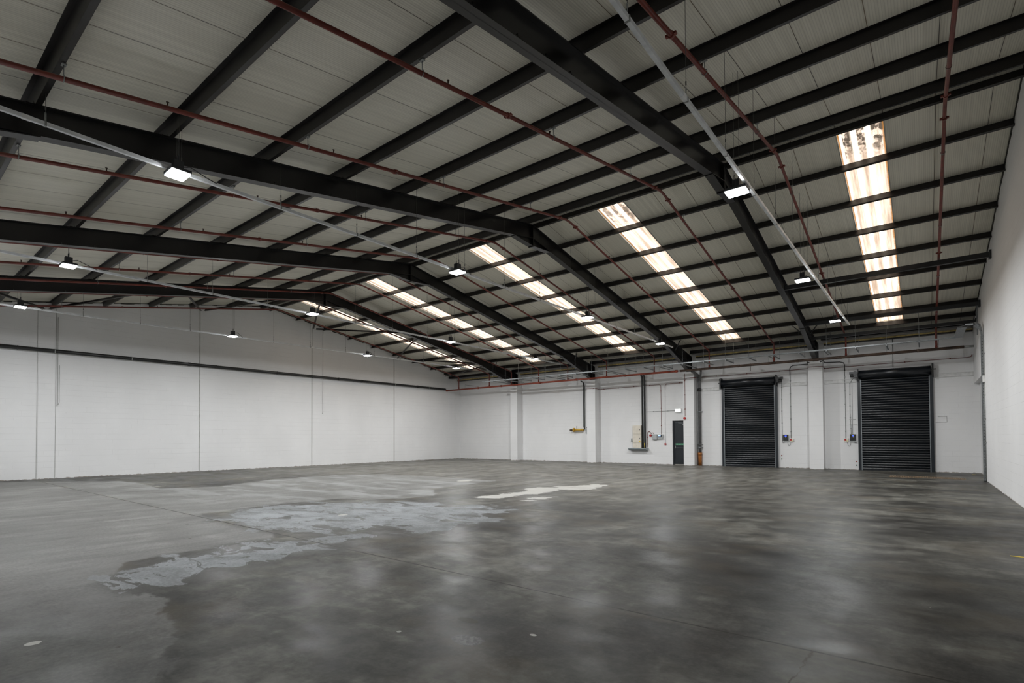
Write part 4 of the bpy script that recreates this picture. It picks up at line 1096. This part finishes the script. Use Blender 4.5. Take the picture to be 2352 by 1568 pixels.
conduit('flexible_cable', [(-5.13, yc - 0.04, 4.57), (-5.13, yc - 0.04, 4.86), (-5.09, yc - 0.04, 4.96), (-4.98, yc - 0.04, 5.01), (-4.6, yc - 0.04, 5.02), (FR[0] - 0.33, yc - 0.05, 5.02), (FR[0] - 0.33, yp - 0.03, 5.06), (FR[0] - 0.22, yp - 0.03, 5.00)], 0.018, 'cable', 'black bent cable from pier head to the isolator near the downpipe', 0, 'cable')
conduit('wall_conduit', [(-2.86, yc, 1.45), (-2.86, yc, 4.60)], 0.012, 'zinc', 'grey conduit above the isolator of the closest shutter', 5)
conduit('flexible_cable', [(-2.86, yc - 0.04, 4.58), (-2.86, yc - 0.04, 4.85), (-2.90, yc - 0.04, 4.95), (-3.05, yc - 0.04, 5.0), (FR[0] + 0.33, yc - 0.05, 5.02), (FR[0] + 0.33, yp - 0.03, 5.06), (FR[0] + 0.20, yp - 0.03, 5.00)], 0.018, 'cable', 'black bent cable from pier head to the isolator of the closest shutter', 0, 'cable')
conduit('wall_conduit', [(-2.52, yc, 4.20), (-2.67, yc, 4.0), (-2.68, yc, 2.6), (-2.66, yc, 2.1), (-2.65, yc, 1.62)], 0.010, 'zinc', 'bent grey conduit from the motor to the control of the closest shutter', 5)
conduit('wall_conduit', [(-2.59, yc, 4.15), (-2.59, yc, 1.64)], 0.007, 'greypipe', 'thin straight pull cord down to the control of the closest shutter', 0)
conduit('wall_conduit', [(-1.05, yc, 5.9), (-1.05, yc, 4.58)], 0.012, 'zinc', 'grey conduit dropping to the head of the closest shutter', 2)
conduit('flexible_cable', [(-6.95, yc, 5.3), (-6.95, yc, 4.90)], 0.010, 'cable', 'short black cable stub hanging above the shutter by the downpipe', 0, 'cable')
# painted-over conduits
conduit('wall_conduit', [(0.45, yc, 2.36), (0.74, yc, 2.36), (0.74, yc, 2.12), (0.36, yc, 2.12)], 0.008, 'paintwhite', 'bent white conduit stub on the wall between closest shutter and corner')
conduit('wall_conduit', [(-2.72, yc, 2.32), (-2.47, yc, 2.32)], 0.008, 'paintwhite', 'level white conduit stub beside the closest shutter, upper', 0)
conduit('wall_conduit', [(-2.72, yc, 2.10), (-2.42, yc, 2.10)], 0.008, 'paintwhite', 'level white conduit stub beside the closest shutter, lower', 0)
# sensor lenses
for x, z, mt, w, sh in ((-5.56, 0.60, 'orangedot', 'red', 'the shutter by the downpipe'), (-5.56, 0.43, 'greendot', 'green', 'the shutter by the downpipe'), (-2.47, 0.385, 'orangedot', 'red', 'the closest shutter'), (-2.475, 0.215, 'greendot', 'green', 'the closest shutter')):
    t_ = thing('sensor_lens', 'tiny %s light lens low on the wall beside %s' % (w, sh), 'sensor', (x, YB - 0.001, z))
    g = BM(); tube(g, [(0, 0, 0), (0, -0.015, 0)], 0.028, 12); obj('rim', g, 'black', t_)
    g = BM(); tube(g, [(0, -0.013, 0), (0, -0.022, 0)], 0.02, 12); obj('lens', g, mt, t_)
# pull cords on the far gable wall
for i, (y, z1, z0, lab) in enumerate(((5.12, 6.55, 3.0, 'white looped pull cord on the far gable wall, the one farthest from the corner'), (17.02, 7.85, 3.05, 'white pull cord on the far gable wall under a wind brace'), (27.97, 4.95, 2.93, 'white pull cord in the corner of the far gable wall'))):
    t_ = thing('pull_cord', lab, 'cord', (XL + 0.03, y, z0))
    g = BM(); tube(g, [(0, 0, 0), (0, 0, z1 - z0)], 0.009, 6); obj('cord', g, 'jointgrey' if i < 2 else 'paintwhite', t_)
    if i == 0:
        g = BM(); tube(g, [(0, 0.06, 1.6), (0, 0.06, 0.1), (0, 0.03, 0), (0, 0, 0.02)], 0.007, 6); obj('return_loop', g, 'jointgrey', t_)
    g = BM(); tube(g, [(0, 0, -0.05), (0, 0, 0.0)], 0.02, 8); obj('pull_knob', g, 'white', t_)
# floor drain in front of the closest shutter
t_ = thing('drain_grating', 'rusty drain grating let into the floor before the closest shutter', 'grating', (0.02, 24.62, 0.0))
g = BM()
for yy in (-0.40, 0.38): box(g, (-1.1, yy, 0.0), (1.1, yy + 0.02, 0.012))
obj('frame', g, 'grate', t_)
g = BM()
for i in range(44):
    xx = -1.08 + i * 0.05
    box(g, (xx, -0.38, 0.0), (xx + 0.026, 0.38, 0.010))
obj('bars', g, 'grate', t_)
# scraps of yellow floor tape
for (x, y, w, d, lab) in ((0.92, 9.28, 0.16, 0.05, 'short scrap of yellow tape on the floor close to the camera gable wall'), (1.50, 27.45, 0.10, 0.30, 'scrap of yellow tape on the floor in the corner of the camera gable wall')):
    g = BM(); box(g, (-w / 2, -d / 2, 0.0), (w / 2, d / 2, 0.002))
    tag(obj('tape_scrap', g, 'yellowtag', None, (x, y, 0.0)), lab, 'tape')
